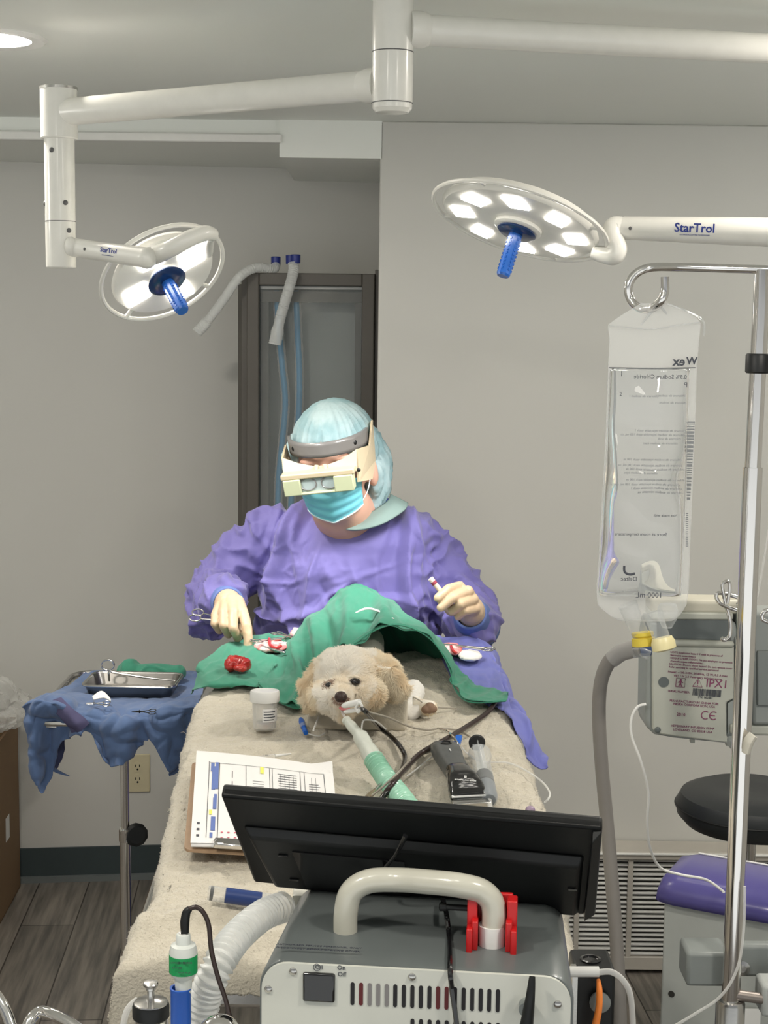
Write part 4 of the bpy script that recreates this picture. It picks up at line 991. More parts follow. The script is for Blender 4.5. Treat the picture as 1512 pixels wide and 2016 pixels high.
# instruments lying on the drapes
hemostat('hemostat', 'steel ring handled clamp lying on the green drape right of the pointing finger', TP(505, 1262, .03), TP(570, 1252, .03) - TP(505, 1262, .03), V((0, 0, 1)), .10, .008, .3)
hemostat('hemostat', 'steel ring handled clamp at the far edge of the green drape beside the raised fold', TP(545, 1246, .03), TP(600, 1262, .035) - TP(545, 1246, .03), V((0, 0, 1)), .09, .007, .3)
hemostat('hemostat', 'steel ring handled clamp at the far edge of the periwinkle drape', TP(962, 1278, .03), TP(900, 1274, .025) - TP(962, 1278, .03), V((0, 0, 1)), .11, .0085, .3)
tag(part('scissors', remesh(MB().cap(TP(515, 1272, .03), .002, TP(560, 1285, .03), .003), .0015, 0), M['steel']), 'small steel scissors blade on the stained gauze', 'scissors')
tag(part('gauze_pad', remesh(MB().ell(TP(535, 1272, .022), (.035, .045, .006)), .003, 2, lambda p, n: .003 * ridge(p * 40)), M['gauzer'], ang=180), 'blood stained white gauze on the green drape left of the fold', 'gauze')
tag(part('gauze_pad', remesh(MB().ell(TP(588, 1248, .03), (.018, .02, .012)), .003, 2, lambda p, n: .003 * ridge(p * 40)), M['gauzer'], ang=180), 'crumpled stained gauze at the top of the green drape by the gown', 'gauze')
tag(part('gauze_pad', remesh(MB().ell(TP(925, 1290, .018), (.024, .04, .006)), .003, 2, lambda p, n: .002 * ridge(p * 40)), M['gauze'], ang=180), 'white gauze on the periwinkle drape below the clamp', 'gauze')
tag(part('gauze_pad', remesh(MB().ell(TP(888, 1278, .02), (.022, .04, .005)), .003, 2, lambda p, n: .004 * ridge(p * 60)), M['gauzer'], ang=180), 'blood stained gauze on the periwinkle drape beside the green fold', 'gauze')
tag(part('blood_spot', MB().tube([TP(888, 1272, .03), TP(892, 1282, .03), TP(900, 1286, .028)], .003, 8), M['blood']), 'dark red smear on the periwinkle drape', 'blood')
tag(part('blood_spot', MB().tube([TP(530, 1258, .033), TP(532, 1270, .033), TP(543, 1276, .033), TP(553, 1272, .033)], .003, 8), M['blood']), 'red smear on the gauze left of the drape fold', 'blood')
# ================================================================ instrument stand (left)
ZM = .925
def Z(px, py, h=0.0): return PZ(px, py, ZM + h)
YP2 = 3.02
st = thing('instrument_stand', 'chrome instrument stand with oval tray under the blue drape at left', 'instrument stand', (P(246, 1500, YP2).x, YP2, 0))
px_ = P(246, 1560, YP2).x; pm = Matrix.Translation((px_, YP2, 0))
zc_ = P(246, 1645, YP2).z
part('upper_pole', MB().lathe([(.0085, zc_ - .02), (.0085, ZM - .02)], pm, 24), M['chrome'], st)
part('collar', MB().lathe([(.0125, zc_ - .012), (.013, zc_ - .01), (.013, zc_ + .014), (.0115, zc_ + .016)], pm, 24), M['chrome'], st)
part('lower_pole', MB().lathe([(.0112, .03), (.0112, zc_ - .012)], pm, 24), M['chrome'], st)
kc = P(268, 1643, YP2)
kn = part('clamp_knob', MB().lathe([(.017 , -.006), (.024, -.004), (.0245, .004), (.018, .007)], frame(kc, V((0, 0, 1)), V((.35, -1, .1))), 10), M['black'], st, ang=20)
part('knob_stem', rod(V((px_, YP2, zc_)), kc, .005), M['chrome'], st)
for a in (0, 1, 2, 3):
    an = a * PI / 2 + .6; e = V((px_ + .22 * math.cos(an), YP2 + .22 * math.sin(an), .03))
    part('foot', MB().tube([V((px_, YP2, .045)), e], .012, 12, sm=False), M['chrome'], st)
    part('caster', MB().lathe([(.014, -.008), (.016, 0), (.014, .008)], frame((e.x, e.y, .016), V((0, 0, 1)), V((math.cos(an), math.sin(an), 0))), 16), M['rubber'], st)
tx0, tx1 = Z(70, 1402).x, Z(372, 1402).x
def rrect(cx, cy, a, b, r, n=6):
    o = []
    for i, (sx, sy) in enumerate(((1, 1), (-1, 1), (-1, -1), (1, -1))):
        for k in range(n + 1):
            an = PI / 2 * (i + k / n); o.append((cx + sx * (a - r) + r * math.cos(an), cy + sy * (b - r) + r * math.sin(an)))
    return o
ty0, ty1 = Z(200, 1418).y, Z(200, 1318).y
tcx, tcy = (tx0 + tx1) / 2, (ty0 + ty1) / 2
pr = rrect(tcx, tcy, (tx1 - tx0) / 2, (ty1 - ty0) / 2, .045)
part('tray', MB().prism(pr, .006, Matrix.Translation((0, 0, ZM - .016))), M['steel'], st)
part('tray_rim', MB().tube([V((a, b, ZM - .008)) for a, b in pr + [pr[0]]], .006, 8, sm=False, cap=False), M['steel'], st)
# blue drape on the stand
tz_ = .003
M0 = [Z(a, 1322, tz_) for a in (168, 185, 200, 220, 240, 262, 285, 305, 325, 345, 362, 380, 398)]
M1 = [Z(a, b, tz_) for a, b in ((112, 1362), (130, 1358), (150, 1360), (175, 1362), (205, 1364), (235, 1366), (262, 1366), (290, 1366), (315, 1366), (338, 1364), (360, 1362), (380, 1360), (400, 1356))]
M2 = [P(48, 1388, 2.93), P(66, 1376, 2.94), P(96, 1370, 2.93), P(135, 1380, 2.92), P(170, 1392, 2.92), P(195, 1396, 2.92), P(225, 1400, 2.92), P(255, 1404, 2.92), P(285, 1398, 2.92), P(310, 1392, 2.92), P(340, 1386, 2.92), P(365, 1384, 2.92), P(392, 1382, 2.94)]
M3 = [P(48, 1400, 2.92), P(64, 1392, 2.90), P(92, 1388, 2.885), P(130, 1398, 2.88), P(165, 1412, 2.88), P(190, 1418, 2.88), P(222, 1420, 2.87), P(255, 1420, 2.87), P(283, 1414, 2.885), P(308, 1406, 2.88), P(338, 1400, 2.88), P(365, 1400, 2.88), P(388, 1402, 2.90)]
M4 = [P(50, 1440, 2.91), P(66, 1450, 2.90), P(95, 1440, 2.93), P(125, 1420, 2.90), P(158, 1432, 2.88), P(178, 1434, 2.88), P(212, 1460, 2.865), P(246, 1462, 2.86), P(272, 1440, 2.885), P(300, 1430, 2.875), P(330, 1440, 2.87), P(358, 1440, 2.88), P(376, 1450, 2.90)]
M5 = [P(57, 1492, 2.91), P(72, 1530, 2.90), P(100, 1508, 2.94), P(122, 1450, 2.92), P(152, 1446, 2.88), P(176, 1440, 2.88), P(206, 1496, 2.87), P(244, 1502, 2.86), P(268, 1470, 2.89), P(296, 1450, 2.88), P(328, 1490, 2.87), P(348, 1500, 2.88), P(362, 1500, 2.90)]
M6 = [P(66, 1525, 2.91), P(82, 1562, 2.90), P(104, 1520, 2.94), P(122, 1462, 2.92), P(148, 1450, 2.88), P(176, 1444, 2.88), P(214, 1506, 2.87), P(236, 1500, 2.86), P(262, 1490, 2.89), P(292, 1454, 2.88), P(332, 1520, 2.87), P(342, 1528, 2.88), P(352, 1520, 2.90)]
def mw(p, u, v):
    k = 1.0 if v > .3 else .5
    return k * (.006 * ridge(V((p.x * 13, p.y * 8, p.z * 8)), 3) + .007 * crease(V((p.x * 14 + p.z * 12, p.y * 9, p.z * 16 - p.x * 8)), 8) + .004 * crease(V((p.x * 26 - p.z * 9, p.y * 15, p.z * 20)), 2) - .005) + .0015 * nz(p, 40)
md_ = part('blue_drape', loft([M0, M1, M2, M3, M4, M5, M6], 150, 120, mw), M['mayo'], solid=.0016, ang=180)
tag(md_, 'rumpled blue cloth draped over the instrument stand tray with hanging corners', 'surgical drape')
N0 = [P(62, 1400, 2.96), P(90, 1394, 2.95), P(120, 1396, 2.94)]
N1 = [P(58, 1440, 2.98), P(90, 1440, 2.99), P(128, 1440, 2.98)]
N2 = [P(62, 1500, 2.98), P(92, 1500, 2.99), P(124, 1490, 2.98)]
N3 = [P(76, 1520, 2.98), P(95, 1518, 2.99), P(110, 1515, 2.98)]
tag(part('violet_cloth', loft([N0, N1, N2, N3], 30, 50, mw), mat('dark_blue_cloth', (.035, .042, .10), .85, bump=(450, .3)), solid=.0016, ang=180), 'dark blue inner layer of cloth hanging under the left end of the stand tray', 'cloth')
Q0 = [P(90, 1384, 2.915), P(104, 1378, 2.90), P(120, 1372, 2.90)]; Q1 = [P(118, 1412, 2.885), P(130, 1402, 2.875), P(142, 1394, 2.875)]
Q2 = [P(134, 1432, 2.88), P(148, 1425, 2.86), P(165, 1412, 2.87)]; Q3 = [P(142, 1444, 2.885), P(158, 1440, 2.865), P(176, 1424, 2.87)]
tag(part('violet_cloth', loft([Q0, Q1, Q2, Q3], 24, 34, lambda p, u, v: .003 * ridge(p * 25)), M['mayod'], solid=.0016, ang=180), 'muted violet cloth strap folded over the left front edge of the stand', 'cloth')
tag(part('hanging_tie', MB().tube([P(104, 1514, 2.95), P(120, 1522, 2.93), P(137, 1528, 2.92)], [.007, .005, .001], 8, flat=.4), M['mayo']), 'pointed blue cloth tie hanging below the left flap of the stand drape', 'cloth')
# steel tray with contents
e = [Z(158, 1347, .028), Z(352, 1352, .028), Z(362, 1330, .028), Z(186, 1325, .028)]
tcx = sum(q.x for q in e) / 4; tcy = sum(q.y for q in e) / 4
tr = thing('steel_tray', 'shallow rectangular steel tray on the blue draped stand', 'tray', (tcx, tcy, ZM + .003))
bw, bl, hh = .094, .062, .024
mt = Matrix.Translation((tcx - .002, tcy, ZM + .004)) @ Matrix.Rotation(-.03, 4, 'Z')
o1 = rrect(0, 0, bw - .008, bl - .008, .018); o2 = rrect(0, 0, bw, bl, .02); i1 = rrect(0, 0, bw - .0095, bl - .0095, .017); i2 = rrect(0, 0, bw - .0015, bl - .0015, .019)
n_ = len(o1); tm = MB()
vs = [mt @ V((a, b, 0)) for a, b in o1] + [mt @ V((a, b, hh)) for a, b in o2] + [mt @ V((a, b, hh)) for a, b in i2] + [mt @ V((a, b, .002)) for a, b in i1]
tm.add(vs, [(k * n_ + i, k * n_ + (i + 1) % n_, (k + 1) * n_ + (i + 1) % n_, (k + 1) * n_ + i) for k in range(3) for i in range(n_)] + [list(range(n_ - 1, -1, -1)), [3 * n_ + i for i in range(n_)]])
part('tray_pan', tm, mat('dull_steel', (.26, .25, .235), .3, 1), tr)
part('rolled_rim', MB().tube([mt @ V((a, b, hh)) for a, b in rrect(0, 0, bw + .002, bl + .002, .021) + [rrect(0, 0, bw + .002, bl + .002, .021)[0]]], .003, 8, sm=False, cap=False), M['steel'], tr)
yT = tcy - .045
fs = thing('forceps', 'long ring handled forceps resting across the steel tray', 'forceps', P(212, 1308, yT))
rc = P(212, 1309, yT)
part('finger_ring', MB().tube([P(212 + 12.5 * math.cos(t), 1309 + 10 * math.sin(t), yT) for t in [2 * PI * i / 20 for i in range(21)]], .0019, 8, sm=False, cap=False), M['chrome'], fs)
part('shank', MB().tube([P(217, 1318, yT), P(226, 1324, yT), P(290, 1334, yT), P(345, 1340, yT)], [.002, .0032, .0026, .0015], 8), M['chrome'], fs)
part('shank', MB().tube([P(214, 1320, yT + .005), P(214, 1328, yT + .005), P(215, 1340, yT + .02)], [.002, .0022, .0022], 8), M['chrome'], fs)
tag(part('green_cloth', remesh(MB().ell(V((tcx + .03, tcy + .095, ZM + .02)), (.068, .028, .022)).ell(V((tcx - .025, tcy + .095, ZM + .022)), (.025, .025, .024)), .003, 2, lambda p, n: .006 * ridge(V((p.x * 30, p.y * 30, p.z * 40)))), M['green'], ang=180), 'folded green cloth behind the steel tray on the stand', 'cloth')
tag(part('gauze_square', loft([[P(182, 1372, 2.945), P(200, 1361, 2.955), P(216, 1375, 2.945)], [P(184, 1378, 2.93), P(204, 1374, 2.935), P(218, 1380, 2.93)]], 10, 6), M['gauze'], solid=.003), 'folded white gauze square on the front of the blue stand drape', 'gauze')
hemostat('hemostat', 'steel ring handled clamp on the stand drape in front of the gauze square', P(210, 1385, 2.905), P(180, 1388, 2.905) - P(210, 1385, 2.905), V((0, -.3, 1)), .04, .0055, .3)
hemostat('hemostat', 'dark ring handled clamp on the front edge of the blue stand drape', P(300, 1401, 2.87), P(270, 1402, 2.87) - P(300, 1401, 2.87), V((0, -.3, 1)), .04, .005, .3, m=M['black'])
# ================================================================ things on the fleece
def tfr(px, py, dx, dy, h=0.0):
    """frame on the table: x axis toward the table point (dx,dy), z up the table normal"""
    o = T(px, py, h); return frame(o, T(dx, dy, h) - o, TN)
# specimen jar
jb = T(521, 1436, .006); jf = Matrix.Translation(jb) @ Matrix.Rotation(-.06, 4, 'X')
jh = .052
jt = thing('specimen_jar', 'clear specimen jar with white screw lid on the cream fleece', 'jar', jb)
part('jar_body', MB().lathe([(.001, .0), (.017, .0), (.0195, .003), (.0215, jh), (.0205, jh), (.0185, .004), (.001, .002)], jf, 40, cap=False), M['jar'], jt)
part('lid', MB().lathe([(.0245, jh - .004), (.0250, jh - .002), (.0250, jh + .012), (.0235, jh + .0145), (.0205, jh + .0150), (.0200, jh + .0135), (.006, jh + .0135), (.001, jh + .0135)], jf, 48), M['white'], jt)
part('liquid', MB().lathe([(.001, .003), (.018, .003), (.0188, .012), (.001, .012)], jf, 32), M['liq'], jt)
part('tissue_piece', remesh(MB().ell(jf @ V((.004, -.006, .006)), (.007, .004, .003)), .001, 1), M['tissue'], jt)
lb = part('label', MB().grid(lambda a, b: jf @ V((.0212 * math.sin(-.1 + a * 1.5), -.0212 * math.cos(-.1 + a * 1.5), .016 + .022 * b)), 14, 2), M['paper'], jt)
for k in range(4):
    part('print_line', MB().grid(lambda a, b: jf @ V((.0215 * math.sin(.0 + a * (1.0 - .15 * (k % 2))), -.0215 * math.cos(.0 + a * (1.0 - .15 * (k % 2))), .034 - .0045 * k - .0016 * b)), 10, 1), M['ink'], lb, smooth=False)
# clipboard
cp = [TF(362, 1672, .024), TF(378, 1500, .024), TF(630, 1516, .024), TF(668, 1690, .024)]
zc = (cp[0] + cp[2]) / 2
cbd = thing('clipboard', 'brown clipboard with a printed form lying on the fleece at left', 'clipboard', zc)
fx = (cp[3] - cp[0]).normalized(); fr_ = frame(cp[0], fx, TN)
Wb = (cp[3] - cp[0]).length; Hb = (cp[1] - cp[0]).length
fr_.translation = cp[0]
bq = [((cp[0].lerp(cp[3], a + .5)).lerp(cp[1].lerp(cp[2], a + .5), b + .5)) for a, b in rrect(0, 0, .5, .5, .04)]
part('board', MB().add([q - TN * .004 for q in bq] + bq, [list(range(len(bq) - 1, -1, -1)), list(range(len(bq), 2 * len(bq)))] + [(i, (i + 1) % len(bq), len(bq) + (i + 1) % len(bq), len(bq) + i) for i in range(len(bq))]), M['wood'], cbd)
pc_ = [TF(375, 1662, .030), TF(387, 1480, .030), TF(654, 1513, .031), TF(664, 1640, .030)]
p00, p01, p11, p10 = pc_; p10 = TF(670, 1668, .030)
def pp_(a, b, h=0):   # a across 0..1, b up 0..1
    q = p00.lerp(p10, a).lerp(p01.lerp(p11, a), b)
    q = q + TN * (.003 * math.sin(a * 3) * b + .0035 * max(0, a - .85) * 6 * b + h + .002)
    if a > .86 and b > .9: q += TN * .006 * (a - .86) * 8
    return q
part('backing_sheets', MB().grid(lambda a, b: pp_(a * .98 + .004, b * .97 - .015, -.0025), 12, 12), M['paper'], cbd, solid=.0025)
fm_ = part('form_sheet', MB().grid(lambda a, b: pp_(a, b), 20, 20), M['paper'], cbd)
def pr_rect(a0, a1, b0, b1, m, h=.0006):
    nn_ = max(1, int(max(a1 - a0, b1 - b0) * 14))
    return MB().grid(lambda u, v: pp_(a0 + (a1 - a0) * u, b0 + (b1 - b0) * v, h), max(1, int((a1 - a0) * 16)), max(1, int((b1 - b0) * 16)))
prt = MB()
def ink(a0, a1, b0, b1): 
    x = pr_rect(a0, a1, b0, b1, None); prt.add(x.v, x.f)
ink(.10, .104, .05, .88); ink(.175, .18, .05, .87); ink(.37, .373, .05, .86); ink(.54, .543, .05, .86); ink(.56, .563, .05, .86); ink(.76, .763, .05, .86); ink(.79, .793, .05, .86); ink(.93, .934, .05, .86); ink(.10, .934, .862, .865)
for r_ in range(26):
    bb_ = .10 + r_ * .029
    if .3 < bb_ < .82: ink(.60 + .004 * (r_ % 3), .735, bb_, bb_ + .005)
    if .2 < bb_ < .72: ink(.82, .90 - .01 * (r_ % 2), bb_, bb_ + .005)
    if .5 < bb_ < .7: ink(.42, .50, bb_, bb_ + .004)
for a_ in (.62, .65, .68, .71, .84, .87): ink(a_, a_ + .002, .3, .80)
for b0_ in (.1, .16, .22): ink(.035, .055, b0_ - .04, b0_ - .02)
for b0_ in (.25, .4, .58, .7): ink(.27, .275, b0_, b0_ + .08)
part('form_print', prt, M['ink'], fm_, smooth=False)
bl_ = MB()
for a0, a1, b0, b1 in ((.125, .150, .55, .82), (.15, .172, .56, .87), (.115, .14, .76, .86), (.14, .165, .34, .46), (.145, .165, .40, .5), (.13, .16, .12, .26), (.125, .145, .05, .10)):
    x = pr_rect(a0, a1, b0, b1, None, .0008); bl_.add(x.v, x.f)
part('blue_bars', bl_, M['pblue'], fm_, smooth=False)
yl = MB()
for a0, a1, b0, b1 in ((.475, .50, .78, .86), (.115, .135, .28, .33)):
    x = pr_rect(a0, a1, b0, b1, None, .001); yl.add(x.v, x.f)
part('highlighter_mark', yl, M['pyel'], fm_, smooth=False)
rd = MB()
for i in range(5):
    x = pr_rect(.20 + i * .045, .215 + i * .045, .05, .06, None, .001); rd.add(x.v, x.f); x = pr_rect(.20 + i * .045, .215 + i * .045, .10, .11, None, .001); rd.add(x.v, x.f)
part('red_print', rd, M['pink_'], fm_, smooth=False)
cl_ = TF(462, 1668, .031); cf = frame(cl_ + TN * .004, fx, TN)
part('clip', MB().box((.0, 0, 0), (.055, .018, .008), cf).box((0, .012, -.001), (.062, .010, .005), cf), M['chrome'], cbd, bevel=.002)
# small syringe above the form
sm = thing('small_syringe', 'slim syringe with black plunger lying beside the top of the clipboard', 'syringe', T(530, 1495, .01))
sf_ = lambda px, py, qx, qy, h: frame(T(px, py, h), V((0, 0, 1)), T(qx, qy, h) - T(px, py, h))
f1 = sf_(490, 1496, 573, 1484, .016); L1 = (T(573, 1484, .016) - T(490, 1496, .016)).length
part('barrel', MB().lathe([(.0038, L1 * .15), (.0038, L1 * .62), (.0015, L1 * .64)], f1, 14), M['jar'], sm)
part('plunger', MB().lathe([(.0042, 0), (.0042, L1 * .1), (.0022, L1 * .1), (.0022, L1 * .3)], f1, 12), M['black'], sm)
part('needle_cap', MB().lathe([(.0022, L1 * .62), (.0026, L1 * .7), (.0012, L1)], f1, 12), M['white'], sm)
text('1 mL', .004, frame((f1 @ V((0, 0, L1 * .4))) + TN * .004, T(573, 1484) - T(490, 1496), TN), M['ink'], sm)
# loose blue catheter connector
bc = thing('catheter_connector', 'tiny blue and clear catheter connector left of the head rest', 'connector', T(598, 1430, .005))
f2 = sf_(602, 1443, 592, 1415, .012); L2 = (T(592, 1415, .012) - T(602, 1443, .012)).length
part('hub', MB().lathe([(.004, 0), (.0045, L2 * .2), (.003, L2 * .3), (.005, L2 * .4), (.0052, L2 * .8), (.003, L2)], f2, 16), M['bluec'], bc)
part('collar', MB().lathe([(.0055, L2 * .35), (.0055, L2 * .55)], f2, 16), M['clear2'], bc)
part('thin_tube', MB().tube([T(602, 1442, .012), T(612, 1446, .008), T(628, 1449, .004), T(640, 1443, .004)], .0011, 8), M['white'], bc)
tag(part('cannula', MB().tube([T(617, 1438, .03), P(627, 1412, 2.515)], .0016, 8), M['white']), 'short white plastic cannula leaning on the left front of the head rest', 'cannula')
# breathing tube assembly
et = thing('breathing_circuit', 'mint green corrugated breathing hose with frosted connector coming from the dog mouth', 'hose', T(740, 1480))
part('tracheal_tube', MB().tube([P(672, 1392, 2.415), P(674, 1402, 2.41), P(682, 1418, 2.395)], .0022, 10), M['clear'], et)
pc0 = P(681, 1417, 2.397); pc1 = P(709, 1449, 2.36); pc2 = P(737, 1497, 2.30)
fa_ = frame(pc0, V((0, 0, 1)), pc1 - pc0); La = (pc1 - pc0).length
part('elbow_adapter', MB().lathe([(.002, -.002), (.0075, 0), (.0078, .004), (.0062, .006), (.0085, La * .35), (.0085, La * .8), (.0095, La * .86), (.0095, La)], fa_, 24), M['mintw'], et)
fb_ = frame(pc1, V((0, 0, 1)), pc2 - pc1); Lb = (pc2 - pc1).length
part('connector', MB().lathe([(.0095, -.002), (.0125, .002), (.0128, Lb * .35), (.0118, Lb * .38), (.0135, Lb * .6), (.0145, Lb * .65), (.0145, Lb)], fb_, 28), M['mintw'], et)
hs = [pc2 - (pc2 - pc1).normalized() * .004, P(757, 1528, 2.265), T(782, 1560, .026), T(808, 1594, .022), T(832, 1630, .02), T(860, 1690, .02)]
part('corrugated_hose', MB().tube(hs, lambda f, L: .0140 + .0024 * math.sin(L * 2 * PI / .0058), 26, n=52), M['mint'], et)
part('sampling_port', MB().tube([P(712, 1436, 2.36), P(714, 1422, 2.365), P(721, 1417, 2.37), P(742, 1421, 2.38), P(760, 1436, 2.40)], .0013, 8), M['clear'], et)
# pulse oximeter clip on the tongue
cl = thing('oximeter_clip', 'white spring clip sensor on the dog tongue', 'sensor clip', P(692, 1391, 2.38))
c1_ = P(674, 1390, 2.39); c2_ = P(708, 1382, 2.375); c3_ = P(678, 1402, 2.39); c4_ = P(710, 1396, 2.375)
part('jaw', MB().tube([c1_, c1_.lerp(c2_, .2), c1_.lerp(c2_, .6), c2_], [.0035, .0062, .0068, .0062], 14, n=3, flat=.8), M['white'], cl, ang=60)
part('jaw', MB().tube([c3_, c3_.lerp(c4_, .3), c4_], [.003, .0045, .0045], 12, n=3, flat=.8), M['white'], cl, ang=60)
ff_ = frame(P(706, 1391, 2.37), camR, -(RC @ V((0, 0, -1))))
part('lever', MB().tube([P(700, 1394, 2.372), P(707, 1384, 2.368), P(713, 1392, 2.366), P(705, 1402, 2.37), P(700, 1394, 2.372)], .0022, 8), M['white'], cl)
# cables
def cable(pts, r, m, label, cat='cable', name='cable', seg=12):
    return tag(part(name, MB().tube(pts, r, seg, n=10), m), label, cat)
cable([P(712, 1395, 2.37), P(722, 1403, 2.36), T(748, 1432, .02), T(775, 1455, .012), T(793, 1478, .010), T(797, 1496, .010), T(788, 1522, .02), T(775, 1545, .036), T(755, 1568, .028), T(738, 1590, .018), T(728, 1610, .02)], .0040, M['cable'], 'thick black cable looping from the tongue clip down across the mint hose')
bigc = part('cable', MB().tube([TP(975, 1384, .012), T(957, 1405, .010), T(920, 1430, .014), T(870, 1460, .012), T(830, 1482, .012), T(800, 1510, .02), T(775, 1540, .042), T(752, 1572, .022), T(735, 1598, .018), T(722, 1625, .02)], .0044, 12, n=10), M['brownc'])
tag(bigc, 'thick dark brown cable running from under the green drape corner down the fleece', 'cable')
cable([P(712, 1398, 2.37), P(730, 1403, 2.37), P(765, 1413, 2.40), T(805, 1430, .016), T(840, 1437, .010), T(868, 1434, .008), T(900, 1438, .006), T(925, 1450, .004)], .0017, M['greyc'], 'thin taupe wire from the tongue clip running right over the fleece', 'wire', 'wire', 8)
cable([T(862, 1434, .012), T(880, 1440, .016), T(893, 1452, .016), T(900, 1462, .014), T(906, 1470, .012)], .0020, M['chrome'], 'short shiny wire leading to the blue clip', 'wire', 'wire', 8)
cable([T(895, 1462, .010), T(860, 1476, .010), T(815, 1492, .012), T(785, 1520, .05), T(755, 1548, .035), T(725, 1572, .02), T(708, 1590, .014)], .0017, M['greyc'], 'thin grey lead wire from the blue clip to the metal plug', 'wire', 'wire', 8)
cable([T(885, 1464, .006), T(850, 1490, .006), T(815, 1518, .008), T(800, 1528, .01)], .0012, M['clear'], 'fine clear line crossing the fleece above the clipper', 'tube', 'thin_line', 8)
cable([P(802, 1366, 2.64), P(826, 1379, 2.58), T(840, 1390, .02), T(862, 1393, .010), T(890, 1394, .006), T(900, 1395, .004), T(897, 1399, .004)], .0012, M['greyc'], 'thin steel wire curling on the fleece right of the head rest', 'wire', 'wire', 8)
cable([T(908, 1470, .012), T(922, 1485, .008), T(950, 1500, .006), T(1000, 1502, .008), T(1040, 1520, .008), T(1068, 1540, .008), T(1082, 1560, .010), T(1080, 1572, .010), T(1072, 1580, .004)], .0016, M['clear'], 'clear infusion line lying along the right edge of the fleece', 'tube', 'infusion_line', 8)
# metal plug
mp_ = thing('cable_plug', 'gold and silver metal plug at the end of the lead wire by the screen', 'plug', T(716, 1580, .012))
f3 = sf_(738, 1556, 706, 1590, .02); L3 = (T(706, 1590, .02) - T(738, 1556, .02)).length
part('strain_relief', MB().lathe([(.002, -L3 * .35), (.003, 0)], f3, 12), M['steel'], mp_)
part('barrel', MB().lathe([(.0032, 0), (.0048, L3 * .25), (.0048, L3 * .55), (.0058, L3 * .6), (.0058, L3)], f3, 20), mat('plug_gold', (.62, .52, .38), .2, 1), mp_)
part('ring', MB().lathe([(.0064, L3 * .68), (.0064, L3 * .82)], f3, 20), M['chrome'], mp_)
# blue clip
bk = thing('blue_clip', 'bright blue plastic clip above the hair clipper', 'clip', T(897, 1470, .01))
f4 = sf_(893, 1487, 904, 1450, .016); L4 = (T(904, 1450, .016) - T(893, 1487, .016)).length
part('clip_body', MB().box((0, 0, L4 * .5), (.008, .011, L4), f4).box((.004, 0, L4 * .35), (.005, .008, L4 * .5), f4), M['bluec'], bk, bevel=.002)
# hair clipper
hc = thing('hair_clipper', 'dark grey cordless hair clipper with steel blade on the fleece', 'hair clipper', T(895, 1540, .01))
ca = T(868, 1484, .0); cb = T(926, 1606, .0); ax_ = (cb - ca); Lc = ax_.length
fc = frame(ca + TN * .004, TN.cross(ax_), TN)     # local x across (right in picture), y along? 
fc = frame(ca + TN * .004, ax_, TN)               # x along length, z up
Wc_ = [.020, .0235, .0250, .0245, .0225, .0205, .0195, .0215, .0255, .0290, .0310, .0315]
Hc2 = [.020, .031, .037, .038, .036, .034, .033, .034, .034, .030, .024, .016]
def clp(a, b):
    q = b * 11; i = min(int(q), 10); t = q - i; t2 = t * t * (3 - 2 * t)
    w_ = (Wc_[i] * (1 - t2) + Wc_[i + 1] * t2) * .88; h_ = (Hc2[i] * (1 - t2) + Hc2[i + 1] * t2) * .86
    an = a * 2 * PI; c_, s_2 = math.cos(an), math.sin(an)
    e_ = .62
    return fc @ V((b * Lc, math.copysign(abs(c_) ** e_, c_) * w_, h_ * .5 + math.copysign(abs(s_2) ** e_, s_2) * h_ * .5))
cm_ = MB().grid(clp, 40, 44)
cm_.f.append([i for i in range(40)]); cm_.mi.append(0); cm_.f.append([44 * 41 + i for i in range(40)][::-1]); cm_.mi.append(0)
part('body', cm_, M['clipper'], hc, ang=60)
part('blade_cover', MB().grid(lambda a, b: clp(a * .5, .56 + .42 * b) + (TN * (.0016 + .003 * math.sin(b * 2))), 24, 20), M['blackg'], hc, solid=.002, ang=60)
part('blade', MB().prism([(Lc * .985, -.0275), (Lc * .985, .0275), (Lc * 1.06, .029), (Lc * 1.06, -.029)], .009, fc @ Matrix.Translation((0, 0, .004))), M['steel'], hc, bevel=.001)
part('blade_edge', MB().prism([(Lc * .955, -.027), (Lc * .955, .027), (Lc * .99, .0285), (Lc * .99, -.0285)], .003, fc @ Matrix.Translation((0, 0, .015))), M['silver'], hc, bevel=.001)
b1_ = part('power_button', MB().lathe([(.009, .0), (.009, .0018), (.0065, .0024), (.006, .001), (.001, .001)], fc @ Matrix.Translation((Lc * .20, -.001, .0315)), 28), M['blackg'], hc)
part('indicator', MB().box((Lc * .34, -.001, .0325), (.009, .0016, .001), fc), M['silver'], hc)
part('side_switch', MB().box((Lc * .42, .0205, .016), (.020, .002, .006), fc), M['steel'], hc)
tfm = frame(fc @ V((Lc * .84, -.001, .0270)), -(fc.to_3x3() @ V((0, 1, 0))), fc.to_3x3() @ V((.22, 0, 1)))
tfm = frame(fc @ V((Lc * .84, -.001, .0275)), V((1, -.05, 0)), fc.to_3x3() @ V((.26, 0, 1)))
text('II', .0075, tfm @ Matrix.Translation((0, .0045, .0035)), M['silver'], hc, bold=.05)
text('artero cordless', .0052, tfm @ Matrix.Translation((0, -.003, .0035)), M['silver'], hc, bold=.02)
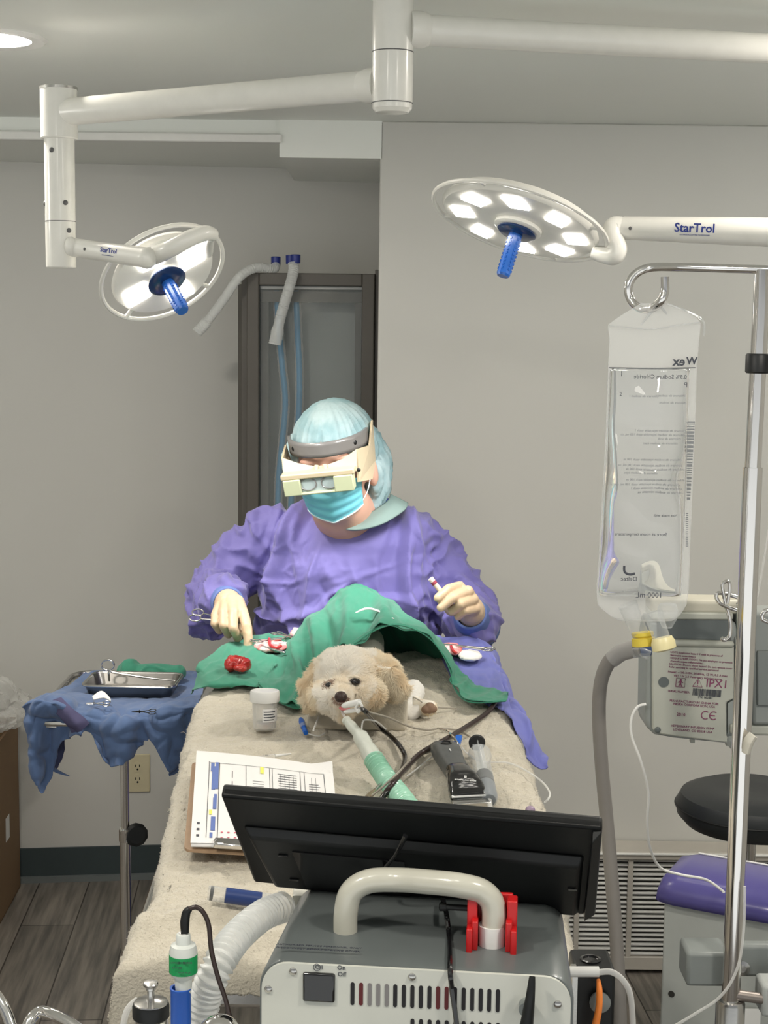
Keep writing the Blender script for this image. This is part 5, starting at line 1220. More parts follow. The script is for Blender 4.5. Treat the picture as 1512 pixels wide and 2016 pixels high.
# large syringe
ls = thing('large_syringe', 'large clear syringe with dark rubber plunger right of the hair clipper', 'syringe', T(950, 1520, .01))
f5 = sf_(939, 1462, 963, 1578, .022); L5 = (T(963, 1578, .022) - T(939, 1462, .022)).length; 
def ly(py): return (py - 1462) / (1578 - 1462) * L5
part('thumb_rest', MB().lathe([(.0125, -.003), (.0135, -.0015), (.0135, .0015), (.0125, .003)], f5, 32), M['rubber'], ls)
part('plunger_rod', MB().box((0, 0, ly(1515)), (.0018, .016, ly(1560) - .002), f5).box((0, 0, ly(1515)), (.016, .0018, ly(1560) - .002), f5), M['clear2'], ls)
part('barrel', MB().lathe([(.0185, ly(1488)), (.0185, ly(1493)), (.0145, ly(1497)), (.0145, ly(1572)), (.011, ly(1578)), (.004, ly(1579))], f5, 32), M['clear2'], ls)
part('stopper', MB().lathe([(.0128, ly(1530)), (.0138, ly(1532)), (.0132, ly(1538)), (.0138, ly(1545)), (.0138, ly(1548))], f5, 28), M['rubber'], ls)
part('contents', MB().lathe([(.0136, ly(1549)), (.0136, ly(1571)), (.010, ly(1576))], f5, 28), M['greyrub'], ls)
part('nozzle', MB().lathe([(.0045, ly(1577)), (.004, ly(1584)), (.0028, ly(1600)), (.0022, ly(1612))], f5, 14), M['clear'], ls)
tag(part('injection_port', remesh(MB().ell(T(1044, 1594, .006), (.0075, .006, .006)).ell(T(1040, 1601, .005), (.004, .004, .004)), .0012, 1), M['mauve']), 'small mauve plastic cap on the right side of the fleece', 'plastic cap')
# blue labelled syringe left
bs = thing('blue_syringe', 'syringe wrapped in a dark blue label lying left of the machine', 'syringe', T(470, 1762, .01))
f6 = sf_(405, 1757, 552, 1777, .020); L6 = (T(552, 1777, .020) - T(405, 1757, .020)).length
part('barrel', MB().lathe([(.0085, L6 * .03), (.0095, L6 * .06), (.0095, L6 * .98), (.004, L6)], f6, 28), M['clear2'], bs)
part('stopper', MB().lathe([(.0088, L6 * .06), (.0088, L6 * .1)], f6, 24), M['rubber'], bs)
part('blue_label', MB().lathe([(.0098, L6 * .26), (.0098, L6 * .74)], f6, 28), mat('blue_label', (.02, .045, .17), .4), bs)
part('wings', MB().box((0, 0, L6 * .97), (.026, .012, .003), f6), M['clear2'], bs)
# ================================================================ ventilator in the foreground
zt = 1.092
g_ = lambda px, py, z=zt: PZ(px, py, z)
mf0, mf1, mb1, mb0 = g_(512, 1889), g_(1130, 1922), g_(1112, 1790), g_(556, 1762)
dirx = (mf1 - mf0).normalized(); diry = V((-dirx.y, dirx.x, 0)); Wm = (mf1 - mf0).length; Dm = .205
mo = mf0.copy(); mm = frame(mo, dirx, V((0, 0, 1)))
ms_ = thing('ventilator', 'grey and white ventilator box with handle and vent slots in the foreground', 'ventilator', V((mo + dirx * Wm / 2 + diry * .09)) - V((0, 0, .22)))
Hm = .22
prof = [(0, -Hm), (Wm, -Hm), (Wm, -.022), (Wm - .006, -.008), (Wm - .022, 0), (.022, 0), (.006, -.008), (0, -.022)]
# cover: chamfered box body extruded along depth
mv = frame(mo, dirx, -diry)     # local z toward camera, y up?
def bodyv(x, y, z): return mo + dirx * x + diry * y + V((0, 0, z))
cv = MB()
Rr = [(0.0, -Hm), (Wm, -Hm)] + [(Wm - .026 + .026 * math.cos(t), -.026 + .026 * math.sin(t)) for t in [PI / 2 * i / 8 for i in range(9)]] + [(.026 - .026 * math.sin(t), -.026 + .026 * math.cos(t)) for t in [PI / 2 * i / 8 for i in range(9)]]
n_ = len(Rr)
def sect(y, k, dz): return [bodyv(Wm / 2 + (x - Wm / 2) * k, y, (z if z < -.1 else z + dz)) for x, z in Rr]
ss = [sect(0, 1, 0), sect(.004, 1.004, .001), sect(Dm - .02, .955, .004), sect(Dm, .94, -.004)]
cv.add([q for s2 in ss for q in s2], [(k * n_ + i, k * n_ + (i + 1) % n_, (k + 1) * n_ + (i + 1) % n_, (k + 1) * n_ + i) for k in range(3) for i in range(n_)] + [list(range(n_ - 1, -1, -1)), [3 * n_ + i for i in range(n_)]])
part('cover', cv, M['machg'], ms_, ang=50)
fp = MB(); k_ = .985
fpts = [bodyv(Wm / 2 + (x - Wm / 2) * k_, -.004, z * .99 - .0005) for x, z in Rr]; fpt2 = [q + diry * .005 for q in fpts]
fp.add(fpts + fpt2, [[i for i in range(n_)][::-1], [n_ + i for i in range(n_)]] + [(i, (i + 1) % n_, n_ + (i + 1) % n_, n_ + i) for i in range(n_)])
fpn = part('front_panel', fp, M['machf'], ms_)
yF = -.004
def onF(px, py):          # pixel -> local (x,z) on front plane
    d = ray(px, py); o = mo + diry * yF; t = (o - CAM).dot(diry) / d.dot(diry); q = CAM + d * t - mo; return q.dot(dirx), q.z
ffm = lambda x, z, y=yF: frame(bodyv(x, y, z), dirx, -diry)
for (a, b) in ((577, 1912), (811, 1923), (1098, 1977), (528, 1947)):
    x, z = onF(a, b); screw(fpn, bodyv(x, yF, z), -diry, .0038, M['steel'])
x, z = onF(628, 1943); part('power_switch', MB().box((0, 0, 0), (.031, .029, .006), ffm(x, z)), M['blackg'], fpn, bevel=.002)
text('On', .0062, ffm(*onF(672, 1905)) @ Matrix.Translation((0, 0, .0005)), M['ink'], fpn)
text('Off', .0062, ffm(*onF(673, 1918)) @ Matrix.Translation((0, 0, .0005)), M['ink'], fpn)
text('O/I', .0056, ffm(*onF(628, 1904)) @ Matrix.Translation((0, 0, .0005)), M['ink'], fpn)
pts = [ffm(*onF(624, 1904)) @ V((.0034 * math.cos(t), .0034 * math.sin(t), .0006)) for t in [2 * PI * i / 20 for i in range(21)]]
part('switch_symbol', MB().tube(pts, .0003, 6, sm=False, cap=False), M['ink'], fpn)
random.seed(5)
def stadium(w, h, n=6): return [(w * math.cos(PI * i / n), h + w * math.sin(PI * i / n)) for i in range(n + 1)] + [(-w * math.cos(PI * i / n), -h - w * math.sin(PI * i / n)) for i in range(n + 1)]
slc = [M['black']] * 3
dk = mat('slot_dark', (.012, .011, .013), .6); rdm = mat('slot_red', (.10, .01, .012), .5); gym = mat('slot_grey', (.20, .19, .19), .5)
for i in range(18):
    px = 694 + i * (980 - 694) / 17; x, z = onF(px, 1956 + (1970 - 1956) * i / 17)
    part('vent_slot', MB().prism(stadium(.0019, .0095), .0006, ffm(x, z) @ Matrix.Translation((0, 0, 0))), {1: rdm, 2: gym, 3: gym, 4: gym, 10: rdm, 11: rdm}.get(i, dk), fpn, smooth=False)
    if i >= 7:
        x2, z2 = onF(px, 2022 + 14 * i / 17); part('vent_slot', MB().prism(stadium(.0019, .0095), .0006, ffm(x2, z2)), dk, fpn, smooth=False)
kx, kz = onF(1043, 1946)
part('lever', MB().tube([bodyv(*(lambda q: (q[0], yF - .012, q[1]))(onF(1048, 1912))), bodyv(*(lambda q: (q[0], yF - .016, q[1]))(onF(1044, 1950))), bodyv(*(lambda q: (q[0], yF - .014, q[1]))(onF(1037, 2004)))], [.0028, .0045, .0065], 16), M['black'], fpn)
part('lever_hub', MB().tube([bodyv(kx - .003, yF, kz - .016), bodyv(kx - .003, yF - .012, kz - .016)], .007, 16, sm=False), M['clampg'], fpn)
tl = frame(g_(627, 1866, zt + .0052), dirx, V((0, 0, 1)))
text('AUTHORISED SERVICE PERSONNEL ONLY', .0045, tl @ Matrix.Translation((0, .004, 0)), M['ink'], ms_)
text('DISCONNECT BEFORE OPENING COVER', .0045, tl @ Matrix.Translation((0, -.004, 0)), M['ink'], ms_)
# handle
YH = g_(680, 1838).y
h0 = g_(680, 1836); h1 = g_(968, 1862)
hz = P(830, 1736, YH - .02).z
def hp2(px, py, y): return P(px, py, y)
hyp = [h0 + V((0, 0, -.002)), P(681, 1795, h0.y), P(692, 1756, h0.y), P(726, 1735, h0.y), P(780, 1732, h0.y), P(840, 1736, (h0.y + h1.y) / 2), P(905, 1743, h1.y), P(952, 1757, h1.y), P(972, 1790, h1.y), h1 + V((0, 0, -.002))]
part('handle', MB().tube(hyp, .0122, 28, n=8), M['machh'], ms_)
part('handle_foot', MB().tube([h1 + V((0, 0, -.0)), h1 + V((0, 0, .022))], .0134, 28, sm=False), M['white'], ms_)
# red clamp
rcl = thing('red_clamp', 'red plastic clamp gripping the right leg of the ventilator handle', 'clamp', h1)
hf = frame(h1, dirx, V((0, 0, 1)))
cr_ = MB()
for s3, dx_ in ((-1, 0), (1, 0)):
    cr_.prism([(s3 * .0135, -.006), (s3 * .0195, -.006), (s3 * .0215, .022), (s3 * .0135, .022)], .030, hf @ Matrix.Translation((0, -.012, .001)))
    cr_.box((s3 * .0195, .0, .035), (.010, .018, .030), hf)
    cr_.box((s3 * .0215, -.013, .010), (.006, .020, .030), hf)
cr_.box((0, .016, .032), (.040, .006, .034), hf)
part('clamp_body', cr_, M['red'], rcl, bevel=.0015)
part('clamp_screw', rod(hf @ V((-.024, .004, .036)), hf @ V((-.046, .004, .036)), .003), M['black'], rcl)
part('thumb_knob', MB().lathe([(.004, 0), (.0045, .006), (.003, .007)], frame(hf @ V((-.046, .004, .036)), V((0, 0, 1)), -dirx), 14), M['black'], rcl)
# the monitor seen from behind
mon = thing('monitor', 'wide black flat monitor seen from behind, standing on the ventilator', 'monitor', g_(820, 1790) + V((0, .12, 0)))
YT0, YT1, YB = 1.505, 1.505, 1.565
tl_, tr_ = P(434, 1567, 1.50), P(1186, 1632, 1.47); bl2, br2 = P(500, 1738, 1.60), P(1172, 1803, 1.565)
nb = (tr_ - tl_).cross(bl2 - tl_).normalized(); nb = nb if nb.y > 0 else -nb     # away from camera
scr = MB().hexa([tl_ , tr_, br2, bl2], [q + nb * .006 for q in (tl_ + V((-.0, 0, .0)), tr_, br2 + V((.0, 0, -.0)), bl2)])
part('back_shell', MB().hexa([bl2.lerp(tl_, .98), br2.lerp(tr_, .98), tr_, tl_][::-1], [q + nb * .012 for q in [bl2, br2, tr_, tl_]][::-1]).hexa([tl_, tr_, br2, bl2], [tl_ + nb * .016, tr_ + nb * .016, br2 + nb * .016, bl2 + nb * .016]), M['black'], mon, bevel=.004, segs=3)
def onM(u, v, h=0): return tl_.lerp(tr_, u).lerp(bl2.lerp(br2, u), v) - nb * h
part('side_cover', MB().hexa([onM(.975, .03), onM(.998, .02), onM(.998, .98), onM(.965, .98)], [onM(.975, .05, .012), onM(.998, .03, .002), onM(.998, .97, .002), onM(.968, .96, .012)]), M['black'], mon, bevel=.002)
part('rear_bulge', MB().hexa([onM(.03, .30), onM(.96, .30), onM(.955, .97), onM(.06, .97)], [onM(.05, .36, .010), onM(.945, .36, .010), onM(.94, .93, .010), onM(.075, .93, .010)]), M['black'], mon, bevel=.003)
part('recess_panel', MB().hexa([onM(.16, .46, .0101), onM(.47, .46, .0101), onM(.47, .9, .0101), onM(.17, .9, .0101)], [onM(.16, .46, .0115), onM(.47, .46, .0115), onM(.47, .9, .0115), onM(.17, .9, .0115)]), M['blackg'], mon)
for (u, v) in ((.13, .52), (.50, .55), (.14, .80), (.93, .60)):
    q = onM(u, v, .0112); part('latch', MB().box((0, 0, 0), (.010, .003, .0015), frame(q, dirx, -nb)), M['blackg'], mon, bevel=.0005)
part('screen', MB().hexa([q + nb * .0161 for q in (onM(.02, .05), onM(.98, .05), onM(.98, .95), onM(.02, .95))], [q + nb * .0175 for q in (onM(.02, .05), onM(.98, .05), onM(.98, .95), onM(.02, .95))]), M['blackg'], mon)
part('stand_foot', MB().hexa([onM(.35, .95), onM(.65, .95), V((onM(.65, 1).x, 1.60, zt + .002)), V((onM(.35, 1).x, 1.60, zt + .002))], [q + V((0, .02, 0)) for q in (onM(.35, .95), onM(.65, .95), V((onM(.65, 1).x, 1.60, zt + .002)), V((onM(.35, 1).x, 1.60, zt + .002)))]), M['black'], mon)
tag(part('cable', MB().tube([onM(.487, .13, .014), onM(.455, .30, .020), onM(.42, .42, .026), onM(.405, .55, .026), onM(.41, .66, .020)], [.0028, .0022, .0022, .0022, .0022], 10, n=10), M['blackg']), 'short black cable hooked over the back of the monitor', 'cable')
tag(part('cable', MB().tube([P(872, 1772, 1.53), P(879, 1800, 1.48), g_(884, 1842, zt + .004), g_(886, 1888, zt + .005), *[bodyv(*(lambda q: (q[0], yF - .0055, q[1]))(onF(a, b))) for a, b in ((887, 1912), (890, 1940), (894, 1970), (903, 2030), (915, 2070))]], .0026, 10, n=10), M['blackg']), 'black power cable running down over the front of the ventilator', 'cable')
# cream tray edge behind the machine
e_ = [g_(484, 1718, 1.05), g_(492, 1745, 1.04)]
tag(part('cream_housing', remesh(MB().box((mo + diry * (Dm + .03) + dirx * (.02)) - V((0, 0, .06)), (.05, .05, .09)), .004, 4), M['cream']), 'rounded cream plastic housing behind the left end of the ventilator', 'housing')
# trolley that carries the machine
tr_z = zt - Hm
tro = thing('machine_trolley', 'grey trolley carrying the ventilator below the picture edge', 'trolley', (mo + dirx * Wm / 2 + diry * .09).to_2d().to_3d())
part('shelf', MB().box((Wm / 2, Dm / 2, -Hm - .013), (Wm + .06, Dm + .02, .025), mm), M['machf'], tro, bevel=.004)
part('column', MB().box((Wm / 2, Dm / 2, -(Hm + .025) - (tr_z - .12) / 2), (.08, .06, tr_z - .12), mm), M['steel'], tro)
part('base', MB().box((Wm / 2, Dm / 2, -zt + .07), (.36, .16, .04), mm), M['machf'], tro, bevel=.008)
for a, b in ((-.13, -.04), (.13, -.04), (-.13, .04), (.13, .04)):
    q = mm @ V((Wm / 2 + a, Dm / 2 + b, -zt + .025)); part('caster', MB().lathe([(.02, -.01), (.025, 0), (.02, .01)], frame(q, V((0, 0, 1)), V((1, 0, 0))), 20), M['rubber'], tro)
# ================================================================ anaesthesia machine bits, lower left
YA = 1.42
wht = [P(560, 1785, 1.60), P(520, 1800, 1.57), P(478, 1833, 1.52), P(448, 1868, 1.48), P(425, 1910, 1.46), P(405, 1960, 1.46), P(390, 2040, 1.46)]
tag(part('white_hose', MB().tube(wht, lambda f, L: .0150 + .0020 * math.sin(L * 2 * PI / .0066), 28, n=40), M['hosew']), 'translucent white corrugated hose curving left of the ventilator', 'hose')
ac = P(360, 1900, YA)
sen = thing('oxygen_sensor', 'white sensor with green label on a blue adapter at the lower left', 'sensor', P(355, 2030, YA))
def zY(py): return P(360, py, YA).z
sm_ = Matrix.Translation((P(361, 1900, YA).x, YA, 0)) @ Matrix.Rotation(0, 4, 'Z')
part('sensor_body', MB().lathe([(.0065, zY(1970)), (.0085, zY(1935)), (.0085, zY(1925)), (.0120, zY(1918)), (.0137, zY(1905)), (.0137, zY(1872)), (.0120, zY(1860)), (.0075, zY(1857)), (.0070, zY(1840)), (.0062, zY(1838))], sm_, 36), M['sens'], sen)
part('green_label', MB().lathe([(.0139, zY(1912)), (.0139, zY(1877))], sm_, 36), M['grn'], sen)
gt = frame((sm_.translation.x, YA - .0141, zY(1884)), V((1, 0, 0)), V((0, -1, .12)))
text('OXYGEN SENSOR', .0026, gt, M['ink'], sen)
text('R-17VET', .0026, gt @ Matrix.Translation((-.004, -.005, 0)), M['ink'], sen)
text('MADE IN UK', .0022, gt @ Matrix.Translation((.003, -.0095, 0)), M['ink'], sen)
bm2 = Matrix.Translation((P(356, 1980, YA).x, YA, 0))
part('blue_adapter', MB().lathe([(.0100, zY(2240)), (.0100, zY(1948)), (.0106, zY(1946)), (.0106, zY(1944)), (.0085, zY(1944)), (.0085, zY(1955))], bm2, 32), M['blueconn'], sen)
part('plug', MB().lathe([(.0042, zY(1846)), (.0042, zY(1836)), (.0033, zY(1836))], sm_, 20), M['chrome'], sen)
part('plug_boot', MB().tube([P(364, 1836, YA), P(364, 1815, YA), P(367, 1797, YA), P(374, 1789, YA)], [.0040, .0046, .0042, .0030], 16), M['black'], sen)
tag(part('sensor_cable', MB().tube([P(372, 1790, YA), P(386, 1786, YA), P(400, 1796, YA), P(411, 1822, YA), P(416, 1870, YA), P(428, 1920, YA), P(446, 1975, YA), P(460, 2040, YA)], .0024, 12, n=10), M['brownc']), 'dark brown cable arching from the green labelled sensor', 'cable')
YV = 1.30
vx = P(297, 1980, YV).x; vm = Matrix.Translation((vx, YV, 0)); zv = lambda py: P(297, py, YV).z
vv = thing('relief_valve', 'chrome and black pressure valve knob at the lower left', 'valve', (vx, YV, zv(2080)))
part('valve_body', MB().lathe([(.0145, zv(2240)), (.0145, zv(2002)), (.0155, zv(1998))], vm, 36), M['chrome'], vv)
part('black_ring', MB().lathe([(.0150, zv(2004)), (.0165, zv(2000)), (.0165, zv(1980)), (.0155, zv(1974))], vm, 40), M['black'], vv)
part('top_plate', MB().lathe([(.0155, zv(1975)), (.0150, zv(1972)), (.005, zv(1970)), (.001, zv(1970))], vm, 40), M['chrome'], vv)
part('stem', MB().lathe([(.0032, zv(1970)), (.0032, zv(1950)), (.0045, zv(1948)), (.0045, zv(1944)), (.0066, zv(1940)), (.0068, zv(1936)), (.0060, zv(1934)), (.001, zv(1933))], vm, 28), M['steel'], vv)
YG = 1.33
tag(part('pressure_gauge', remesh(MB().ell(P(432, 2032, YG), (.019, .019, .016)), .0015, 1), M['chrome']), 'domed chrome fitting at the bottom edge beside the machine', 'fitting')
tag(part('chrome_bar', MB().tube([P(-15, 1950, 1.35), P(8, 1985, 1.34), P(25, 2030, 1.33)], .0055, 16), M['chrome']), 'bent chrome tube at the bottom left corner', 'rail')
tag(part('chrome_bar', MB().tube([P(48, 2040, 1.33), P(60, 2008, 1.34), P(78, 1992, 1.35), P(100, 1996, 1.34), P(130, 2010, 1.33), P(160, 2030, 1.32)], .0055, 16), M['chrome']), 'curved chrome rail at the bottom edge left of the valve', 'rail')
tag(part('thin_hose', MB().tube([P(270, 1968, 1.33), P(250, 1990, 1.33), P(238, 2040, 1.33)], .003, 10), M['clear']), 'thin clear hose beside the valve knob', 'hose')
an = thing('anaesthesia_machine', 'grey anaesthesia machine body below the valve at the lower left', 'machine', (vx + .02, 1.36, 0))
zA = P(300, 2240, YV).z
part('machine_head', MB().box((vx + .035, 1.37, zA - .03), (.26, .16, .05)), M['machf'], an, bevel=.006)
part('post', MB().box((vx + .035, 1.40, (zA - .055) / 2 + .03), (.05, .05, zA - .115)), M['steel'], an)
part('base', MB().box((vx + .035, 1.40, .035), (.22, .24, .05)), M['machf'], an, bevel=.01)
# small black box with orange cable, right of the ventilator
YBx = 1.62
bp0 = P(1133, 1903, YBx); bp1 = P(1213, 1903, YBx); zb0 = P(1170, 1925, YBx).z; zb1 = P(1170, 2090, YBx).z
bxx = thing('black_module', 'black module with dial and orange cable right of the ventilator', 'module', ((bp0.x + bp1.x) / 2, YBx + .03, zb1))
part('case', MB().box(((bp0.x + bp1.x) / 2, YBx + .03, (bp0.z + zb1) / 2 - .004), (bp1.x - bp0.x, .06, bp0.z - zb1)), M['black'], bxx, bevel=.004)
part('dial', MB().lathe([(.012, 0), (.012, .002), (.009, .0025), (.0085, .001), (.001, .001)], Matrix.Translation(((bp0.x + bp1.x) / 2 - .002, YBx + .028, bp0.z - .0045)), 24), M['blackg'], bxx)
q = P(1180, 1970, YBx - .003); part('knob', MB().lathe([(.011, 0), (.012, .006), (.006, .008)], frame(q, V((1, 0, 0)), V((0, -1, 0))), 16), M['clampg'], bxx)
part('rail_sleeve', MB().tube([P(1118, 1913, YBx - .02), P(1179, 1913, YBx - .02)], .0058, 18, sm=False), M['white'], bxx)
part('bracket', MB().box(P(1128, 1990, YBx - .01), (.006, .02, .10)), M['steel'], bxx)
tag(part('orange_cable', MB().tube([P(1178, 1928, YBx - .012), P(1180, 1950, YBx - .020), P(1179, 1985, YBx - .026), P(1170, 2030, YBx - .026), P(1165, 2070, YBx - .02)], [.002, .0035, .0038, .0045, .0045], 12), M['orange']), 'bright orange cable on the black module', 'cable')
tag(part('clear_tube', MB().tube([P(1180, 1914, YBx - .02), P(1205, 1914, YBx - .02), P(1228, 1932, YBx - .02), P(1242, 1965, YBx - .02), P(1247, 2040, YBx - .02)], .0034, 12, n=10), M['clear']), 'thin clear tube bending down from the white sleeve right of the ventilator', 'tube')
# ================================================================ IV pole, bag, pump
YI = 1.85
xI = P(1458, 1500, YI).x
iv = thing('iv_pole', 'chrome infusion pole with curled hook at the right edge', 'pole', (xI, YI, 0))
zc0 = P(1437, 1968, YI).z
ztop_ = P(1506, 531, YI).z
part('pole_tube', MB().tube([V((xI, YI, zc0 - .01)), V((xI, YI, P(1480, 920, YI).z))], .0118, 28, sm=False), M['chrome'], iv)
part('upper_tube', MB().tube([V((xI, YI, P(1480, 920, YI).z)), V((xI + .002, YI, P(1500, 600, YI).z)), V((xI + .001, YI, ztop_))], [.0098, .0098, .0085], 24, sm=False), M['chrome'], iv)
part('black_collar', MB().lathe([(.0135, P(1500, 735, YI).z), (.0150, P(1500, 732, YI).z), (.0150, P(1500, 700, YI).z), (.0135, P(1500, 696, YI).z)], Matrix.Translation((xI + .001, YI, 0)), 28), M['black'], iv)
part('lower_sleeve', MB().lathe([(.0185, .05), (.0185, zc0 - .004), (.0165, zc0), (.012, zc0 + .001)], Matrix.Translation((xI, YI, 0)), 32), M['steel'], iv)
for a in range(5):
    an_ = a * 2 * PI / 5 + .3; e = V((xI + .26 * math.cos(an_), YI + .26 * math.sin(an_), .05))
    part('foot', MB().tube([V((xI, YI, .07)), e], .012, 12, sm=False), M['steel'], iv)
    part('caster', MB().lathe([(.02, -.01), (.025, 0), (.02, .01)], frame((e.x, e.y, .025), V((0, 0, 1)), V((math.cos(an_), math.sin(an_), 0))), 18), M['rubber'], iv)
YHk = 1.83
hk = [P(1545, 534, YI), P(1512, 531, YI), P(1440, 529, YI), P(1340, 526, YI - .005), P(1280, 527, YHk), P(1250, 541, YHk), P(1237, 566, YHk), P(1243, 592, YHk), P(1263, 608, YHk - .01), P(1285, 606, YHk - .03), P(1302, 592, YHk - .04), P(1309, 572, YHk - .04), P(1309, 545, YHk - .04)]
part('hook_rod', MB().tube(hk, [.0052] * 10 + [.0048], 18, n=10), M['chrome'], iv)
# bag
YBg = 1.80
bag = thing('fluid_bag', 'large clear bag of fluid hanging from the infusion pole hook', 'fluid bag', P(1285, 1225, YBg))
edL = [(597, 1262), (622, 1220), (640, 1196), (665, 1200), (723, 1197), (800, 1194), (900, 1190), (1000, 1184), (1100, 1178), (1160, 1174), (1190, 1176), (1210, 1196), (1222, 1218)]
edR = [(597, 1318), (612, 1350), (632, 1380), (665, 1377), (723, 1372), (800, 1370), (900, 1366), (1000, 1362), (1100, 1358), (1160, 1356), (1190, 1352), (1210, 1340), (1224, 1322)]
def edge(tab, y):
    for i in range(len(tab) - 1):
        if tab[i][0] <= y <= tab[i + 1][0]:
            t = (y - tab[i][0]) / (tab[i + 1][0] - tab[i][0]); return tab[i][1] + t * (tab[i + 1][1] - tab[i][1])
    return tab[-1][1]
def bagshape(y0, y1, infl, nu=28, nv=60, base=.0, wob=.0):
    mb = MB(); vs = []
    for j in range(nv + 1):
        y = y0 + (y1 - y0) * j / nv; l, r = edge(edL, y), edge(edR, y)
        if infl > .005: l += 4; r -= 14
        yy = (y - 600) / 620
        th = infl * min(1, max(.12, math.sin(PI * min(1, max(0, (y - 640) / 640))) ** .6)) + base
        for i in range(nu * 2):
            an2 = 2 * PI * i / (nu * 2); c_ = math.cos(an2); s2 = math.sin(an2)
            px = (l + r) / 2 - c_ * (r - l) / 2
            dep = th * math.copysign(abs(s2) ** .8, s2)
            p = P(px, y, YBg); p.y += -dep + wob * nz(p, 16) * abs(s2)
            vs.append(p)
    W = nu * 2
    mb.add(vs, [(j * W + i, j * W + (i + 1) % W, (j + 1) * W + (i + 1) % W, (j + 1) * W + i) for j in range(nv) for i in range(W)] + [list(range(W - 1, -1, -1)), [nv * W + i for i in range(W)]])
    return mb
part('outer_film', bagshape(597, 1222, .0045, base=.002, wob=.003), M['bag'], bag, ang=180)
part('fluid', bagshape(725, 1170, .028, wob=.022, nv=90), M['water'], bag, ang=180)
part('water_line', MB().tube([P(1199, 724, YBg - .006), P(1285, 725, YBg - .014), P(1369, 724, YBg - .006)], .0006, 6), M['ink'], bag)
part('seal_band', MB().tube([P(1196, 640, YBg - .002), P(1240, 645, YBg - .006), P(1285, 648, YBg - .002), P(1330, 641, YBg - .006), P(1378, 634, YBg - .002)], .0016, 8, flat=.4), M['clear2'], bag)
part('crease', MB().tube([P(1386, 660, YBg), P(1384, 632, YBg - .004), P(1352, 612, YBg - .004), P(1312, 598, YBg - .006)], .0012, 8), M['clear2'], bag)
part('hang_tab', MB().tube([P(1262, 640, YBg), P(1284, 612, YBg - .004), P(1296, 600, YBg - .008), P(1312, 618, YBg - .002)], [.002, .005, .004, .002], 10, flat=.4), M['clear2'], bag)
# side strip with barcode, printing seen from behind (mirrored)
yf = YBg + .004
bfm = lambda px, py, y=YBg - .029: frame(P(px, py, y), V((1, 0, 0)), V((0, -1, 0)))
text('ex', .0145, bfm(1337, 712, YBg - .010), M['ink'], bag, mirror=True, bold=.03)
text('W', .012, bfm(1362, 711, YBg - .006), M['ink'], bag, mirror=True, bold=.03)
text('0.9% Sodium Chloride', .0068, bfm(1300, 742), M['ink'], bag, mirror=True)
text('P', .0085, bfm(1350, 758), M['ink'], bag, mirror=True)
for i, (a, b, w_) in enumerate(((1320, 779, 50), (1325, 793, 45), (1268, 780, 50), (1300, 848, 90), (1285, 856, 110), (1318, 864, 40), (1300, 873, 60), (1285, 905, 100), (1280, 916, 110), (1290, 924, 100), (1262, 931, 60), (1290, 945, 100), (1270, 954, 120), (1292, 962, 90), (1300, 970, 80))):
    text('chlorure de sodium injectable each 100 mL contains'[:int(w_ * .40)], .0040, bfm(a, b, YBg - .032), M['ink2'], bag, mirror=True)
text('Not made with', .0045, bfm(1310, 1015), M['ink'], bag, mirror=True)
text('Store at room temperature', .0055, bfm(1262, 1052), M['ink'], bag, mirror=True)
text('Deltec', .0072, bfm(1238, 1140, YBg - .022), M['ink'], bag, mirror=True)
part('printed_logo', MB().tube([P(1229, 1114, YBg - .026), P(1230, 1126, YBg - .026), P(1240, 1131, YBg - .026), P(1250, 1129, YBg - .026)], .0014, 8), M['ink'], bag)
text('1000 mL', .009, bfm(1278, 1172, YBg - .018), M['ink'], bag, mirror=True)
text('1', .009, bfm(1224, 736), M['ink'], bag); text('2', .006, bfm(1222, 776), M['ink'], bag)
bc_ = MB(); random.seed(2); y = 830
while y < 980:
    h_ = random.choice((2, 3, 5)); bc_.add([P(1352, y, YBg - .012), P(1368 - (y - 830) * .06, y, YBg - .008), P(1368 - (y - 830) * .06, y + h_, YBg - .008), P(1352, y + h_, YBg - .012)], [(0, 1, 2, 3)]); y += h_ + random.choice((2, 3))
y = 1010
while y < 1078: bc_.add([P(1350, y, YBg - .010), P(1355, y, YBg - .010), P(1355, y + 2, YBg - .010), P(1350, y + 2, YBg - .010)], [(0, 1, 2, 3)]); y += 4
part('barcode', bc_, mat('faded_ink', (.22, .23, .24), .6, var=False), bag, smooth=False)
# ports
pA0, pA1, pA2 = P(1236, 1190, YBg), P(1250, 1225, YBg), P(1262, 1252, YBg)
part('port_tube', MB().tube([pA0, pA1, pA2], [.012, .0105, .0100], 20), M['clear2'], bag)
a1, a2 = P(1248, 1262, YBg - .004), P(1288, 1254, YBg - .004)
pc1_ = frame(P(1266, 1256, YBg), V((1, 0, 0)), V((-.12, .1, 1)))
part('yellow_port', MB().lathe([(.0115, -.010), (.0140, -.009), (.0140, .0), (.011, .001), (.0130, .003), (.0130, .007)], pc1_, 28), M['yell'], bag)
part('port_tube', MB().tube([P(1285, 1205, YBg - .01), P(1294, 1232, YBg - .015), P(1304, 1262, YBg - .02)], [.012, .0105, .0105], 20), M['clear2'], bag)
pc2_ = frame(P(1306, 1268, YBg - .02), V((1, 0, 0)), V((-.25, .15, 1)))
part('yellow_port', MB().lathe([(.0100, -.008), (.0142, -.006), (.0145, .002), (.0120, .008)], pc2_, 28), mat('pale_yellow_port', (.72, .64, .36), .35), bag)
part('drip_chamber', MB().lathe([(.006, P(1320, 1242, YBg).z), (.009, P(1320, 1232, YBg).z), (.0115, P(1320, 1225, YBg).z), (.0125, P(1320, 1205, YBg).z), (.010, P(1320, 1195, YBg).z)], Matrix.Translation((P(1320, 1220, YBg).x, YBg + .02, 0)), 24), M['clear2'], bag)
